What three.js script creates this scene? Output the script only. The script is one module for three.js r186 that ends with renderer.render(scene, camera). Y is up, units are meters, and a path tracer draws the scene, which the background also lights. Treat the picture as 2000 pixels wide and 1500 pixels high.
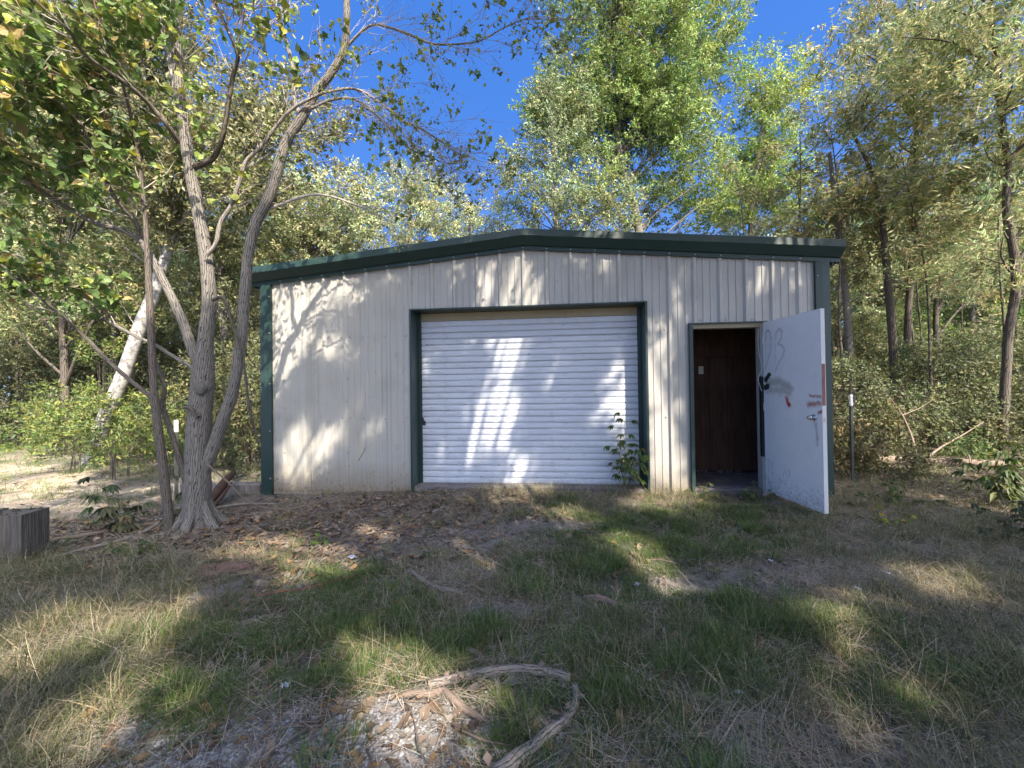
import * as THREE from 'three';
import { ImprovedNoise } from 'three/addons/math/ImprovedNoise.js';
import { mergeGeometries } from 'three/addons/utils/BufferGeometryUtils.js';

// ---------------------------------------------------------------- camera, sky, sun, exposure
const scene = new THREE.Scene();
const camera = new THREE.PerspectiveCamera(88.5, 4 / 3, 0.05, 2000);
camera.position.set(0, 1.30, 0);
camera.rotation.order = 'YXZ';
camera.rotation.set(0.0100, 0, -0.0136);
scene.add(camera);

const SUN = new THREE.Vector3(0.347, 0.721, 0.601).normalize();
const SKY_LEVEL = 1.0;
{
  const w = 512, h = 256, data = new Float32Array(w * h * 4);
  const hor = [0.28, 0.40, 0.62], mid = [0.028, 0.105, 0.345], zen = [0.023, 0.088, 0.305];
  for (let j = 0; j < h; j++) for (let i = 0; i < w; i++) {
    const el = ((j + 0.5) / h - 0.5) * Math.PI, az = ((i + 0.5) / w - 0.5) * 2 * Math.PI;
    const d = new THREE.Vector3(Math.cos(el) * Math.cos(az), Math.sin(el), Math.cos(el) * Math.sin(az));
    const e = Math.max(0, d.y), k = (j * w + i) * 4, mu = d.dot(SUN);
    const a = Math.exp(-e * 6.0), b = Math.min(1, Math.max(0, (e - 0.25) / 0.75));
    const ray = 0.82 + 0.36 * mu * mu;                                   // molecules scatter a little more along and against the sun
    const g = 0.78, mie = 0.34 * (1 - g * g) * Math.max(0, Math.pow(1 + g * g - 2 * g * mu, -1.5) - 1.0);   // haze scatters forward, towards the sun
    for (let c = 0; c < 3; c++) {
      let v = mid[c] + (zen[c] - mid[c]) * b; v += (hor[c] - v) * a;
      data[k + c] = SKY_LEVEL * (v * ray + mie * [1.0, 0.97, 0.92][c] * 0.9);
    }
    data[k + 3] = 1;
  }
  const t = new THREE.DataTexture(data, w, h, THREE.RGBAFormat, THREE.FloatType);
  t.mapping = THREE.EquirectangularReflectionMapping; t.magFilter = THREE.LinearFilter; t.needsUpdate = true;
  scene.background = t; scene.environment = t;
}
const sun = new THREE.DirectionalLight(new THREE.Color().setRGB(1.0, 0.90, 0.77), 3.7);
sun.position.copy(SUN).multiplyScalar(40); sun.castShadow = true;
Object.assign(sun.shadow.camera, { left: -25, right: 25, top: 25, bottom: -25, near: 1, far: 120 });
sun.shadow.mapSize.set(4096, 4096);
scene.add(sun, sun.target);

const renderer = new THREE.WebGLRenderer({ antialias: true });
renderer.toneMapping = THREE.LinearToneMapping;
renderer.toneMappingExposure = 3.1;
renderer.shadowMap.enabled = true;

// ---------------------------------------------------------------- helpers
function rngOf(seed) { let a = seed >>> 0; return () => { a = (a + 0x6D2B79F5) >>> 0; let t = a; t = Math.imul(t ^ (t >>> 15), t | 1); t ^= t + Math.imul(t ^ (t >>> 7), t | 61); return ((t ^ (t >>> 14)) >>> 0) / 4294967296; }; }
const gauss = R => (R() + R() + R() + R() - 2) * 1.0;
const perlin = new ImprovedNoise();
const N3 = (x, y, z = 0.37) => perlin.noise(x + 11.3, y + 7.7, z + 3.1);
const fbm = (x, y, z = 0.37, o = 4) => { let s = 0, a = 0.5, f = 1; for (let i = 0; i < o; i++) { s += a * N3(x * f, y * f, z + i * 5.1); a *= 0.5; f *= 2.03; } return s; };
const clamp = (x, a = 0, b = 1) => Math.min(b, Math.max(a, x));
const smooth = (a, b, x) => { const t = clamp((x - a) / (b - a)); return t * t * (3 - 2 * t); };
const V = (x, y, z) => new THREE.Vector3(x, y, z);
const rgb = (r, g, b) => new THREE.Color().setRGB(r, g, b);

const used = new Map();
function numbered(n) { const k = used.get(n) || 0; used.set(n, k + 1); return k ? n + '_' + String(k).padStart(3, '0') : n; }
function shade(o) { o.traverse(x => { if (x.isMesh) { x.castShadow = true; x.receiveShadow = true; } }); return o; }
function thing(name, label, category, [x, y, z] = [0, 0, 0], turn = 0, group) {
  const o = new THREE.Group(); o.name = numbered(name); o.position.set(x, y, z); o.rotation.y = turn;
  o.userData = { label, category }; if (group) o.userData.group = group; scene.add(o); return o;
}
function part(name, geo, mat, parent, label) { const m = new THREE.Mesh(geo, mat); m.name = name; m.castShadow = m.receiveShadow = true; if (label) m.userData.label = label; parent.add(m); return m; }
function sub(name, parent) { const g = new THREE.Group(); g.name = name; parent.add(g); return g; }
function solo(name, label, category, geo, mat, group) { const m = part(numbered(name), geo, mat, scene); m.userData = { label, category }; if (group) m.userData.group = group; return m; }

// tapered tubes collected into one geometry, uv in metres
class Tubes {
  constructor() { this.p = []; this.n = []; this.u = []; this.i = []; }
  add(pts, sides = 7, opt = {}) {
    const { steps = 3, lump = 0, seed = 0, caps = true } = opt;
    const P = pts.map(q => V(q[0], q[1], q[2])), R = pts.map(q => q[3]);
    const curve = new THREE.CatmullRomCurve3(P, false, 'centripetal'), n = (P.length - 1) * steps;
    let prev = null, side = V(1, 0, 0), len = 0;
    const base = this.p.length / 3;
    for (let k = 0; k <= n; k++) {
      const t = k / n, c = curve.getPoint(t), tan = curve.getTangent(t).normalize();
      const f = t * (P.length - 1), i0 = Math.min(P.length - 2, Math.floor(f)), r = R[i0] + (R[i0 + 1] - R[i0]) * (f - i0);
      if (k === 0) side = Math.abs(tan.x) < 0.8 ? V(1, 0, 0) : V(0, 0, 1);
      side.addScaledVector(tan, -side.dot(tan)).normalize();
      const up = V(0, 0, 0).crossVectors(tan, side);
      if (prev) len += c.distanceTo(prev);
      prev = c;
      for (let s = 0; s <= sides; s++) {
        const a = s / sides * Math.PI * 2, ca = Math.cos(a), sa = Math.sin(a);
        const nx = side.x * ca + up.x * sa, ny = side.y * ca + up.y * sa, nz = side.z * ca + up.z * sa;
        let rr = r;
        if (lump) rr *= 1 + lump * (N3(c.x * 3 + ca * 0.9 + seed, c.y * 4.5, c.z * 3 + sa * 0.9) + 0.55 * N3(ca * 1.9 + seed, len * 11, sa * 1.9));
        this.p.push(c.x + nx * rr, c.y + ny * rr, c.z + nz * rr); this.n.push(nx, ny, nz); this.u.push(s / sides * 2 * Math.PI * Math.max(r, 0.02), len);
      }
    }
    const w = sides + 1;
    for (let k = 0; k < n; k++) for (let s = 0; s < sides; s++) { const a = base + k * w + s, b = a + 1, c = a + w, d = c + 1; this.i.push(a, b, c, b, d, c); }
    if (caps) for (const k of [0, n]) {
      const c = curve.getPoint(k / n), tan = curve.getTangent(k / n).multiplyScalar(k ? 1 : -1), at = this.p.length / 3;
      this.p.push(c.x, c.y, c.z); this.n.push(tan.x, tan.y, tan.z); this.u.push(0, 0);
      for (let s = 0; s <= sides; s++) { const j = (base + k * w + s) * 3; this.p.push(this.p[j], this.p[j + 1], this.p[j + 2]); this.n.push(tan.x, tan.y, tan.z); this.u.push(Math.cos(s) * 0.02, Math.sin(s) * 0.02); }
      for (let s = 0; s < sides; s++) k ? this.i.push(at, at + 1 + s, at + 2 + s) : this.i.push(at, at + 2 + s, at + 1 + s);
    }
    return this;
  }
  geo() {
    const g = new THREE.BufferGeometry();
    g.setAttribute('position', new THREE.Float32BufferAttribute(this.p, 3)); g.setAttribute('normal', new THREE.Float32BufferAttribute(this.n, 3));
    g.setAttribute('uv', new THREE.Float32BufferAttribute(this.u, 2)); g.setIndex(this.i); return g;
  }
}
// loose faces with flat normals, uv and colour
class Faces {
  constructor() { this.p = []; this.u = []; this.c = []; }
  tri(a, b, c, col, ua, ub, uc) { for (const [q, t] of [[a, ua], [b, ub], [c, uc]]) { this.p.push(q.x, q.y, q.z); this.u.push(t ? t[0] : 0, t ? t[1] : 0); if (col) this.c.push(col[0], col[1], col[2]); } }
  quad(a, b, c, d, col, u) { const t = u || []; this.tri(a, b, c, col, t[0], t[1], t[2]); this.tri(a, c, d, col, t[0], t[2], t[3]); }
  geo() {
    const g = new THREE.BufferGeometry();
    g.setAttribute('position', new THREE.Float32BufferAttribute(this.p, 3)); g.setAttribute('uv', new THREE.Float32BufferAttribute(this.u, 2));
    if (this.c.length) g.setAttribute('color', new THREE.Float32BufferAttribute(this.c, 3));
    g.computeVertexNormals(); return g;
  }
}
// a profile (list of [a, b]) carried along a straight or bent path: rows of points, each row one station
function loft(rows, closed = false, caps = false) {
  const f = new Faces();
  let lens = [0];
  for (let i = 1; i < rows[0].length; i++) lens.push(lens[i - 1] + rows[0][i].distanceTo(rows[0][i - 1]));
  let along = 0;
  for (let k = 0; k + 1 < rows.length; k++) {
    const A = rows[k], B = rows[k + 1], m = A.length, step = A[0].distanceTo(B[0]);
    for (let i = 0; i + 1 < m + (closed ? 1 : 0); i++) {
      const j = (i + 1) % m, u0 = lens[i], u1 = j ? lens[j] : lens[m - 1] + 0.05;
      f.quad(A[i], A[j], B[j], B[i], null, [[along, u0], [along, u1], [along + step, u1], [along + step, u0]]);
    }
    along += step;
  }
  if (caps) for (const r of [rows[0], rows[rows.length - 1]]) { const tri = THREE.ShapeUtils; const c = r.reduce((s, q) => s.add(q), V(0, 0, 0)).divideScalar(r.length); for (let i = 0; i < r.length; i++) f.tri(c, r[i], r[(i + 1) % r.length]); }
  return f.geo();
}
function box(x0, x1, y0, y1, z0, z1, bev = 0) {
  const sx = x1 - x0, sy = y1 - y0, sz = z1 - z0;
  let g;
  if (bev) {
    const s = new THREE.Shape(); s.moveTo(bev, bev); s.lineTo(sx - bev, bev); s.lineTo(sx - bev, sy - bev); s.lineTo(bev, sy - bev); s.closePath();
    g = new THREE.ExtrudeGeometry(s, { depth: sz - 2 * bev, bevelEnabled: true, bevelThickness: bev, bevelSize: bev, bevelSegments: 1 }); g.translate(x0, y0, z0 + bev);
  } else { g = new THREE.BoxGeometry(sx, sy, sz).toNonIndexed(); g.translate((x0 + x1) / 2, (y0 + y1) / 2, (z0 + z1) / 2);
    const p = g.attributes.position, n = g.attributes.normal, u = g.attributes.uv;
    for (let i = 0; i < p.count; i++) { const ax = Math.abs(n.getX(i)), ay = Math.abs(n.getY(i)); if (ax > 0.5) u.setXY(i, p.getZ(i), p.getY(i)); else if (ay > 0.5) u.setXY(i, p.getX(i), p.getZ(i)); else u.setXY(i, p.getX(i), p.getY(i)); } }
  return g;
}
const merge = list => mergeGeometries(list.map(g => { const h = g.index ? g.toNonIndexed() : g; for (const k of Object.keys(h.attributes)) if (!['position', 'normal', 'uv'].includes(k)) h.deleteAttribute(k); return h; }));

// ---------------------------------------------------------------- textures
function tile(size, fn, srgb) {
  const d = new Uint8Array(size * size * 4);
  for (let j = 0; j < size; j++) for (let i = 0; i < size; i++) { const v = fn(i / size, j / size), k = (j * size + i) * 4; for (let c = 0; c < 3; c++) d[k + c] = 255 * clamp(Array.isArray(v) ? v[c] : v); d[k + 3] = 255; }
  const t = new THREE.DataTexture(d, size, size); t.wrapS = t.wrapT = THREE.RepeatWrapping; t.magFilter = THREE.LinearFilter; t.minFilter = THREE.LinearMipmapLinearFilter; t.generateMipmaps = true;
  if (srgb) t.colorSpace = THREE.SRGBColorSpace; t.needsUpdate = true; return t;
}
function again(t, x, y) { const c = t.clone(); c.repeat.set(x, y); c.needsUpdate = true; return c; }
// noise that repeats over [0,1): fu by fv cells, halved per octave
const GR = (() => { const R = rngOf(2024), a = []; for (let i = 0; i < 1024; i++) { const t = R() * Math.PI * 2; a.push([Math.cos(t), Math.sin(t)]); } return a; })();
const HS = (() => { const R = rngOf(99), a = [...Array(1024).keys()]; for (let i = 1023; i > 0; i--) { const j = Math.floor(R() * (i + 1)); [a[i], a[j]] = [a[j], a[i]]; } return a; })();
function pnoise(x, y, px, py, s) {
  const x0 = Math.floor(x), y0 = Math.floor(y), fx = x - x0, fy = y - y0, w = t => t * t * t * (t * (t * 6 - 15) + 10);
  const g = (i, j) => { const q = GR[HS[(HS[(((x0 + i) % px) + px) % px + s & 1023] + (((y0 + j) % py) + py) % py) & 1023]]; return q[0] * (fx - i) + q[1] * (fy - j); };
  const a = g(0, 0), b = g(1, 0), c = g(0, 1), d = g(1, 1), u = w(fx), v = w(fy); return 1.3 * (a + (b - a) * u + (c - a) * v + (a - b - c + d) * u * v);
}
const wrapN = (u, v, f, z, o = 4, fv = f) => { let s = 0, a = 0.5; for (let i = 0; i < o; i++) { s += a * pnoise(u * f, v * fv, f, fv, Math.floor(z * 37 + i * 101)); a *= 0.5; f *= 2; fv *= 2; } return s; };
const barkMap = tile(512, (u, v) => {
  const w = wrapN(u, v, 5, 2.2, 3) * 0.05, x = (u + w) * 11;
  const ridge = Math.abs(Math.sin(Math.PI * (x + 1.0 * wrapN(u, v, 8, 9.0, 3, 5)))), crack = smooth(0.05, 0.5, ridge + 0.75 * wrapN(u, v, 16, 5.5, 3, 9));
  const lich = smooth(0.12, 0.3, wrapN(u, v, 7, 20.2, 4));
  const b = 0.26 + 0.74 * crack * (0.8 + 0.5 * wrapN(u, v, 40, 1.1, 3));
  return [b * (0.96 + 0.05 * lich), b * (0.95 + 0.06 * lich), b * (0.92 + 0.05 * lich)];
});
const barkBump = tile(512, (u, v) => { const w = wrapN(u, v, 5, 2.2, 3) * 0.05, x = (u + w) * 11; const ridge = Math.abs(Math.sin(Math.PI * (x + 1.0 * wrapN(u, v, 8, 9.0, 3, 5)))); return smooth(0.05, 0.55, ridge + 0.75 * wrapN(u, v, 16, 5.5, 3, 9)) * 0.8 + 0.2 * (0.5 + wrapN(u, v, 40, 1.1, 3)); });
const groundMap = tile(1024, (u, v) => { const a = wrapN(u, v, 9, 1.7, 5), b = wrapN(u, v, 60, 8.8, 4), c = wrapN(u, v, 150, 3.3, 2), s = smooth(0.12, 0.3, wrapN(u, v, 90, 30.1, 2)); const k = 0.72 + 0.45 * a + 0.5 * b + 0.35 * c; return [k + 0.10 * s, k * 0.99 + 0.09 * s, k * 0.97 + 0.07 * s]; });
const groundBump = tile(1024, (u, v) => 0.5 + 0.5 * wrapN(u, v, 60, 8.8, 4) + 0.45 * wrapN(u, v, 150, 3.3, 2) + 0.3 * wrapN(u, v, 9, 1.7, 4));
const dirtMap = tile(512, (u, v) => { const a = wrapN(u, v, 4, 12.2, 5), st = wrapN(u, v, 30, 6.6, 3, 8); const k = 0.93 + 0.14 * a + 0.09 * st; return [k, k * 0.995, k * 0.985]; });
const roughMap = tile(512, (u, v) => 0.62 + 0.35 * wrapN(u, v, 6, 2.9, 5));
const woodMap = tile(512, (u, v) => { const g = wrapN(u, v, 26, 4.4, 4, 3), k = 0.72 + 0.6 * g + 0.18 * wrapN(u, v, 5, 8.1, 3); return [k, k * 0.96, k * 0.92]; });

const paleMap = tile(512, (u, v) => { const a = wrapN(u, v, 6, 3.9, 5), b = smooth(-0.02, 0.2, wrapN(u, v, 7, 15.2, 4, 10)); const k = 1.0 + 0.3 * a - 0.5 * b; return [k, k * (0.985 - 0.02 * b), k * (0.97 - 0.04 * b)]; });
const barkMat = (r, g, b, sx = 1.6, sy = 1.1, bump = 0.012) => new THREE.MeshStandardMaterial({ color: rgb(r, g, b), roughness: 0.95, map: again(barkMap, sx, sy), bumpMap: again(barkBump, sx, sy), bumpScale: bump });
const M = {
  barkGrey: barkMat(0.28, 0.255, 0.225, 4.6, 2.2, 0.014), barkLimb: barkMat(0.37, 0.33, 0.29, 5, 2.2, 0.006), barkThin: barkMat(0.185, 0.155, 0.13, 5, 2.4, 0.007), barkPale: new THREE.MeshStandardMaterial({ color: rgb(0.47, 0.45, 0.42), roughness: 0.9, map: again(paleMap, 1.6, 1.2), bumpMap: again(groundBump, 2, 3), bumpScale: 0.006 }), barkDark: barkMat(0.15, 0.125, 0.10, 2.5, 1.5, 0.01),
  twig: new THREE.MeshStandardMaterial({ color: rgb(0.44, 0.38, 0.335), roughness: 0.9 }),
  stem: new THREE.MeshStandardMaterial({ color: rgb(0.14, 0.15, 0.05), roughness: 0.9 }),
  wall: new THREE.MeshStandardMaterial({ color: rgb(0.53, 0.505, 0.44), roughness: 0.55, map: again(dirtMap, 0.7, 0.45), roughnessMap: again(roughMap, 0.8, 0.8) }),
  green: new THREE.MeshStandardMaterial({ color: rgb(0.030, 0.060, 0.052), roughness: 0.38, map: again(dirtMap, 1, 1) }),
  slat: new THREE.MeshStandardMaterial({ color: rgb(0.70, 0.735, 0.79), roughness: 0.42, map: again(dirtMap, 0.6, 2.2) }), slats: [],
  hood: new THREE.MeshStandardMaterial({ color: rgb(0.42, 0.35, 0.22), roughness: 0.7, map: again(dirtMap, 1, 1) }),
  metal: new THREE.MeshStandardMaterial({ color: rgb(0.62, 0.60, 0.57), roughness: 0.28, metalness: 0.95 }),
  screw: new THREE.MeshStandardMaterial({ color: rgb(0.36, 0.34, 0.31), roughness: 0.45, metalness: 0.4 }),
  dark: new THREE.MeshStandardMaterial({ color: rgb(0.03, 0.03, 0.03), roughness: 0.7 }),
  black: new THREE.MeshStandardMaterial({ color: rgb(0.014, 0.014, 0.015), roughness: 0.6 }),
  white: new THREE.MeshStandardMaterial({ color: rgb(0.72, 0.71, 0.68), roughness: 0.7 }),
  plate: new THREE.MeshStandardMaterial({ color: rgb(0.72, 0.66, 0.52), roughness: 0.5 }),
  plywood: new THREE.MeshStandardMaterial({ color: rgb(0.13, 0.062, 0.036), roughness: 0.8, map: again(woodMap, 0.8, 0.8) }),
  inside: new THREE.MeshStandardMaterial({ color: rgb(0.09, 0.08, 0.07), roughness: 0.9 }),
  concrete: new THREE.MeshStandardMaterial({ color: rgb(0.26, 0.23, 0.24), roughness: 0.9, map: again(groundMap, 0.7, 0.7) }),
  roof: new THREE.MeshStandardMaterial({ color: rgb(0.026, 0.052, 0.047), roughness: 0.45 }),
  grain: new THREE.MeshStandardMaterial({ color: rgb(0.30, 0.27, 0.24), roughness: 0.95, map: again(woodMap, 2, 1), bumpMap: again(woodMap, 2, 1), bumpScale: 0.01 }),
};
const slatDirt = tile(512, (u, v) => { const a = wrapN(u, v, 5, 17.2, 5), b = smooth(0.16, 0.34, wrapN(u, v, 22, 31.6, 4, 10)), st = wrapN(u, v, 60, 6.6, 2, 3); const k = 0.95 + 0.12 * a + 0.05 * st - 0.10 * b; return [k, k * (1 - 0.02 * b), k * (1 - 0.05 * b)]; });
for (let k = 0; k < 7; k++) { const m = M.slat.clone(), g = 0.94 + 0.06 * ((k * 3) % 7) / 6; m.map = again(slatDirt, 0.35, 1.3); m.map.offset.set(0.17 * k, 0.31 * k); m.color = rgb(0.72 * g, 0.75 * g, 0.80 * g); M.slats.push(m); }
const leafMat = (r, g, b, tr = 0.36) => new THREE.MeshPhysicalMaterial({ color: rgb(r, g, b), roughness: 0.92, transmission: tr, thickness: 0, side: THREE.DoubleSide, vertexColors: true, specularIntensity: 0.6, clearcoat: 0.35, clearcoatRoughness: 0.4 });
const L = { any: leafMat(1, 1, 1, 0.34), thick: leafMat(1, 1, 1, 0.24) };
const bladeMat = new THREE.MeshPhysicalMaterial({ color: 0xffffff, roughness: 0.9, transmission: 0.22, thickness: 0, side: THREE.DoubleSide, vertexColors: true, specularIntensity: 0.5 });
const dryMat = new THREE.MeshStandardMaterial({ color: 0xffffff, roughness: 0.92, side: THREE.DoubleSide, vertexColors: true });

// ---------------------------------------------------------------- ground
const gy = (x, z) => {
  const near = Math.exp(-(x * x + (z + 2) * (z + 2)) / 160);
  let y = -0.075 + 0.05 * fbm(x * 0.45, z * 0.45, 1.3, 3) + 0.022 * fbm(x * 2.1, z * 2.1, 4.4, 3) * near;
  y += 0.05 * smooth(0.9, 0, Math.abs(z + 5.2 + 0.1 * x)) * smooth(-2.3, 0.2, x) * smooth(4.2, 3.2, x);   // drift of soil along the door
  y -= 0.07 * smooth(-1.8, -3.2, x) * smooth(-3.8, -5.0, z) * smooth(-8, -6, z);
  y += 0.10 * Math.exp(-((x + 3.1) ** 2 + (z + 3.88) ** 2) / 0.12) + 0.05 * smooth(-2, -3.2, x) * smooth(-3.9, -2.2, z);
  return y;
};
const ell = (x, z, cx, cz, rx, rz, soft = 0.6) => smooth(1 + soft, 1 - soft, Math.hypot((x - cx) / rx, (z - cz) / rz) + 0.55 * fbm(x * 2.6, z * 2.6, cx + 9, 3));
const greens = [[1.15, -3.5, 1.0, 0.75], [0.7, -2.85, 0.6, 0.42], [2.0, -4.1, 0.9, 0.5], [-0.95, -2.35, 0.5, 0.32], [-1.35, -2.5, 0.4, 0.22], [0.25, -1.93, 0.6, 0.26], [0.65, -1.78, 0.5, 0.3], [-0.3, -2.2, 0.55, 0.28], [-1.7, -2.05, 0.5, 0.28], [1.4, -2.1, 0.8, 0.35], [1.9, -1.85, 0.7, 0.3], [-0.75, -1.95, 0.4, 0.15], [1.0, -2.6, 0.7, 0.3], [0.1, -1.5, 0.25, 0.1], [0.5, -4.6, 0.5, 0.2], [-1.3, -2.9, 0.4, 0.2]];
const straws = [[-0.15, -3.0, 0.8, 0.6], [0.2, -4.6, 1.2, 0.5], [1.6, -4.75, 1.2, 0.35], [2.6, -2.6, 1.2, 0.8], [3.2, -4.0, 1.3, 0.8], [-2.4, -2.2, 0.7, 0.6], [-2.5, -1.5, 0.8, 0.4], [0.7, -2.2, 1.2, 0.4], [2.0, -1.4, 1.0, 0.3], [-0.4, -2.6, 0.8, 0.3], [1.0, -1.6, 0.8, 0.2]];
const greenAt = (x, z) => { let m = 0; for (const q of greens) m = Math.max(m, ell(x, z, ...q)); return m; };
const strawAt = (x, z) => { let m = 0; for (const q of straws) m = Math.max(m, ell(x, z, ...q)); return m; };
const bares = [[1.6, -1.45, 0.7, 0.16], [0.95, -1.5, 0.45, 0.13], [1.3, -2.75, 0.6, 0.17], [-1.95, -2.75, 0.5, 0.25], [0.1, -2.05, 0.28, 0.1], [2.1, -2.9, 0.8, 0.22], [-0.6, -3.6, 0.9, 0.3], [0.3, -3.9, 0.5, 0.15], [2.6, -1.75, 0.6, 0.2], [-0.1, -2.45, 0.3, 0.1]];
const bareAt = (x, z) => { let m = 0; for (const q of bares) m = Math.max(m, ell(x, z, ...q)); return m; };
const gravelAt = (x, z) => Math.max(ell(x, z, -0.75, -1.5, 1.05, 0.24, 0.5), 0.6 * ell(x, z, 0.1, -1.4, 0.7, 0.15), ell(x, z, -0.9, -0.7, 2.0, 0.7) * smooth(-1.5, -1.3, z));
const litterAt = (x, z) => Math.max(ell(x, z, -2.0, -4.0, 1.7, 1.1), ell(x, z, -1.2, -4.6, 1.6, 0.6), 0.7 * ell(x, z, -3.8, -4.2, 1.2, 0.8), 0.8 * ell(x, z, 5.5, -5.2, 2.2, 1.2));
const sandAt = (x, z) => smooth(-3.4, -5.0, x + 0.25 * (z + 8)) * smooth(-4.7, -6.0, z) * smooth(-16, -11, z) * smooth(-14, -10, x);
{
  const axis = (a, b, step, far, grow) => { const v = []; for (let x = a; x <= b + 1e-6; x += step) v.push(x); let s = step, x = b; while (x < far) { s *= grow; x += s; v.push(x); } s = step; x = a; const l = []; while (x > -far) { s *= grow; x -= s; l.unshift(x); } return l.concat(v); };
  const xs = axis(-6, 6, 0.05, 600, 1.13), zs = axis(-7.2, -0.9, 0.05, 600, 1.13);
  const p = [], c = [], u = [], id = [], W = xs.length;
  for (const z of zs) for (const x of xs) {
    const far = smooth(8, 30, Math.hypot(x, z));
    p.push(x, gy(x, z), z); u.push(x / 1.9 + 0.13 * N3(x * 0.6, z * 0.6), z / 1.9 + 0.13 * N3(z * 0.6, x * 0.6));
    const n = fbm(x * 1.1, z * 1.1, 6.1, 4), n2 = fbm(x * 6, z * 6, 2.2, 3);
    let col = [0.215 + 0.07 * n, 0.187 + 0.06 * n, 0.165 + 0.052 * n];
    const mixin = (t, k) => { for (let i = 0; i < 3; i++) col[i] += (t[i] - col[i]) * clamp(k); };
    mixin([0.30, 0.27, 0.245], smooth(0.02, 0.25, n2) * 0.5);
    mixin([0.165, 0.115, 0.08], litterAt(x, z) * 0.75);
    mixin([0.235, 0.195, 0.12], strawAt(x, z) * 0.6);
    mixin([0.07, 0.08, 0.035], greenAt(x, z) * 0.75);
    mixin([0.28, 0.25, 0.235], bareAt(x, z) * 0.85);
    mixin([0.30, 0.275, 0.26], gravelAt(x, z) * 0.8);
    mixin([0.52, 0.43, 0.32], sandAt(x, z) * smooth(-0.2, 0.12, n));
    mixin([0.10, 0.095, 0.045], far);
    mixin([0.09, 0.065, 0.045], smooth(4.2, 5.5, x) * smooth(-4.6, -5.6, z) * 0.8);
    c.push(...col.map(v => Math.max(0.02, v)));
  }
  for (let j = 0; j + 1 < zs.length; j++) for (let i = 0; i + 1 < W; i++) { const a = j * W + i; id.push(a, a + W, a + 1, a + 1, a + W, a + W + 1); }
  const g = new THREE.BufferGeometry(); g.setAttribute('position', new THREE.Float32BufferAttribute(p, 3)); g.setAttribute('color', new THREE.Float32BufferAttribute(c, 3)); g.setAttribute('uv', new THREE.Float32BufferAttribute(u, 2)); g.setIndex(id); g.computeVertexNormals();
  const m = part('ground', g, new THREE.MeshStandardMaterial({ color: 0xffffff, vertexColors: true, roughness: 0.97, map: groundMap, bumpMap: groundBump, bumpScale: 0.022 }), scene);
  m.userData.kind = 'structure';
}

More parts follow.
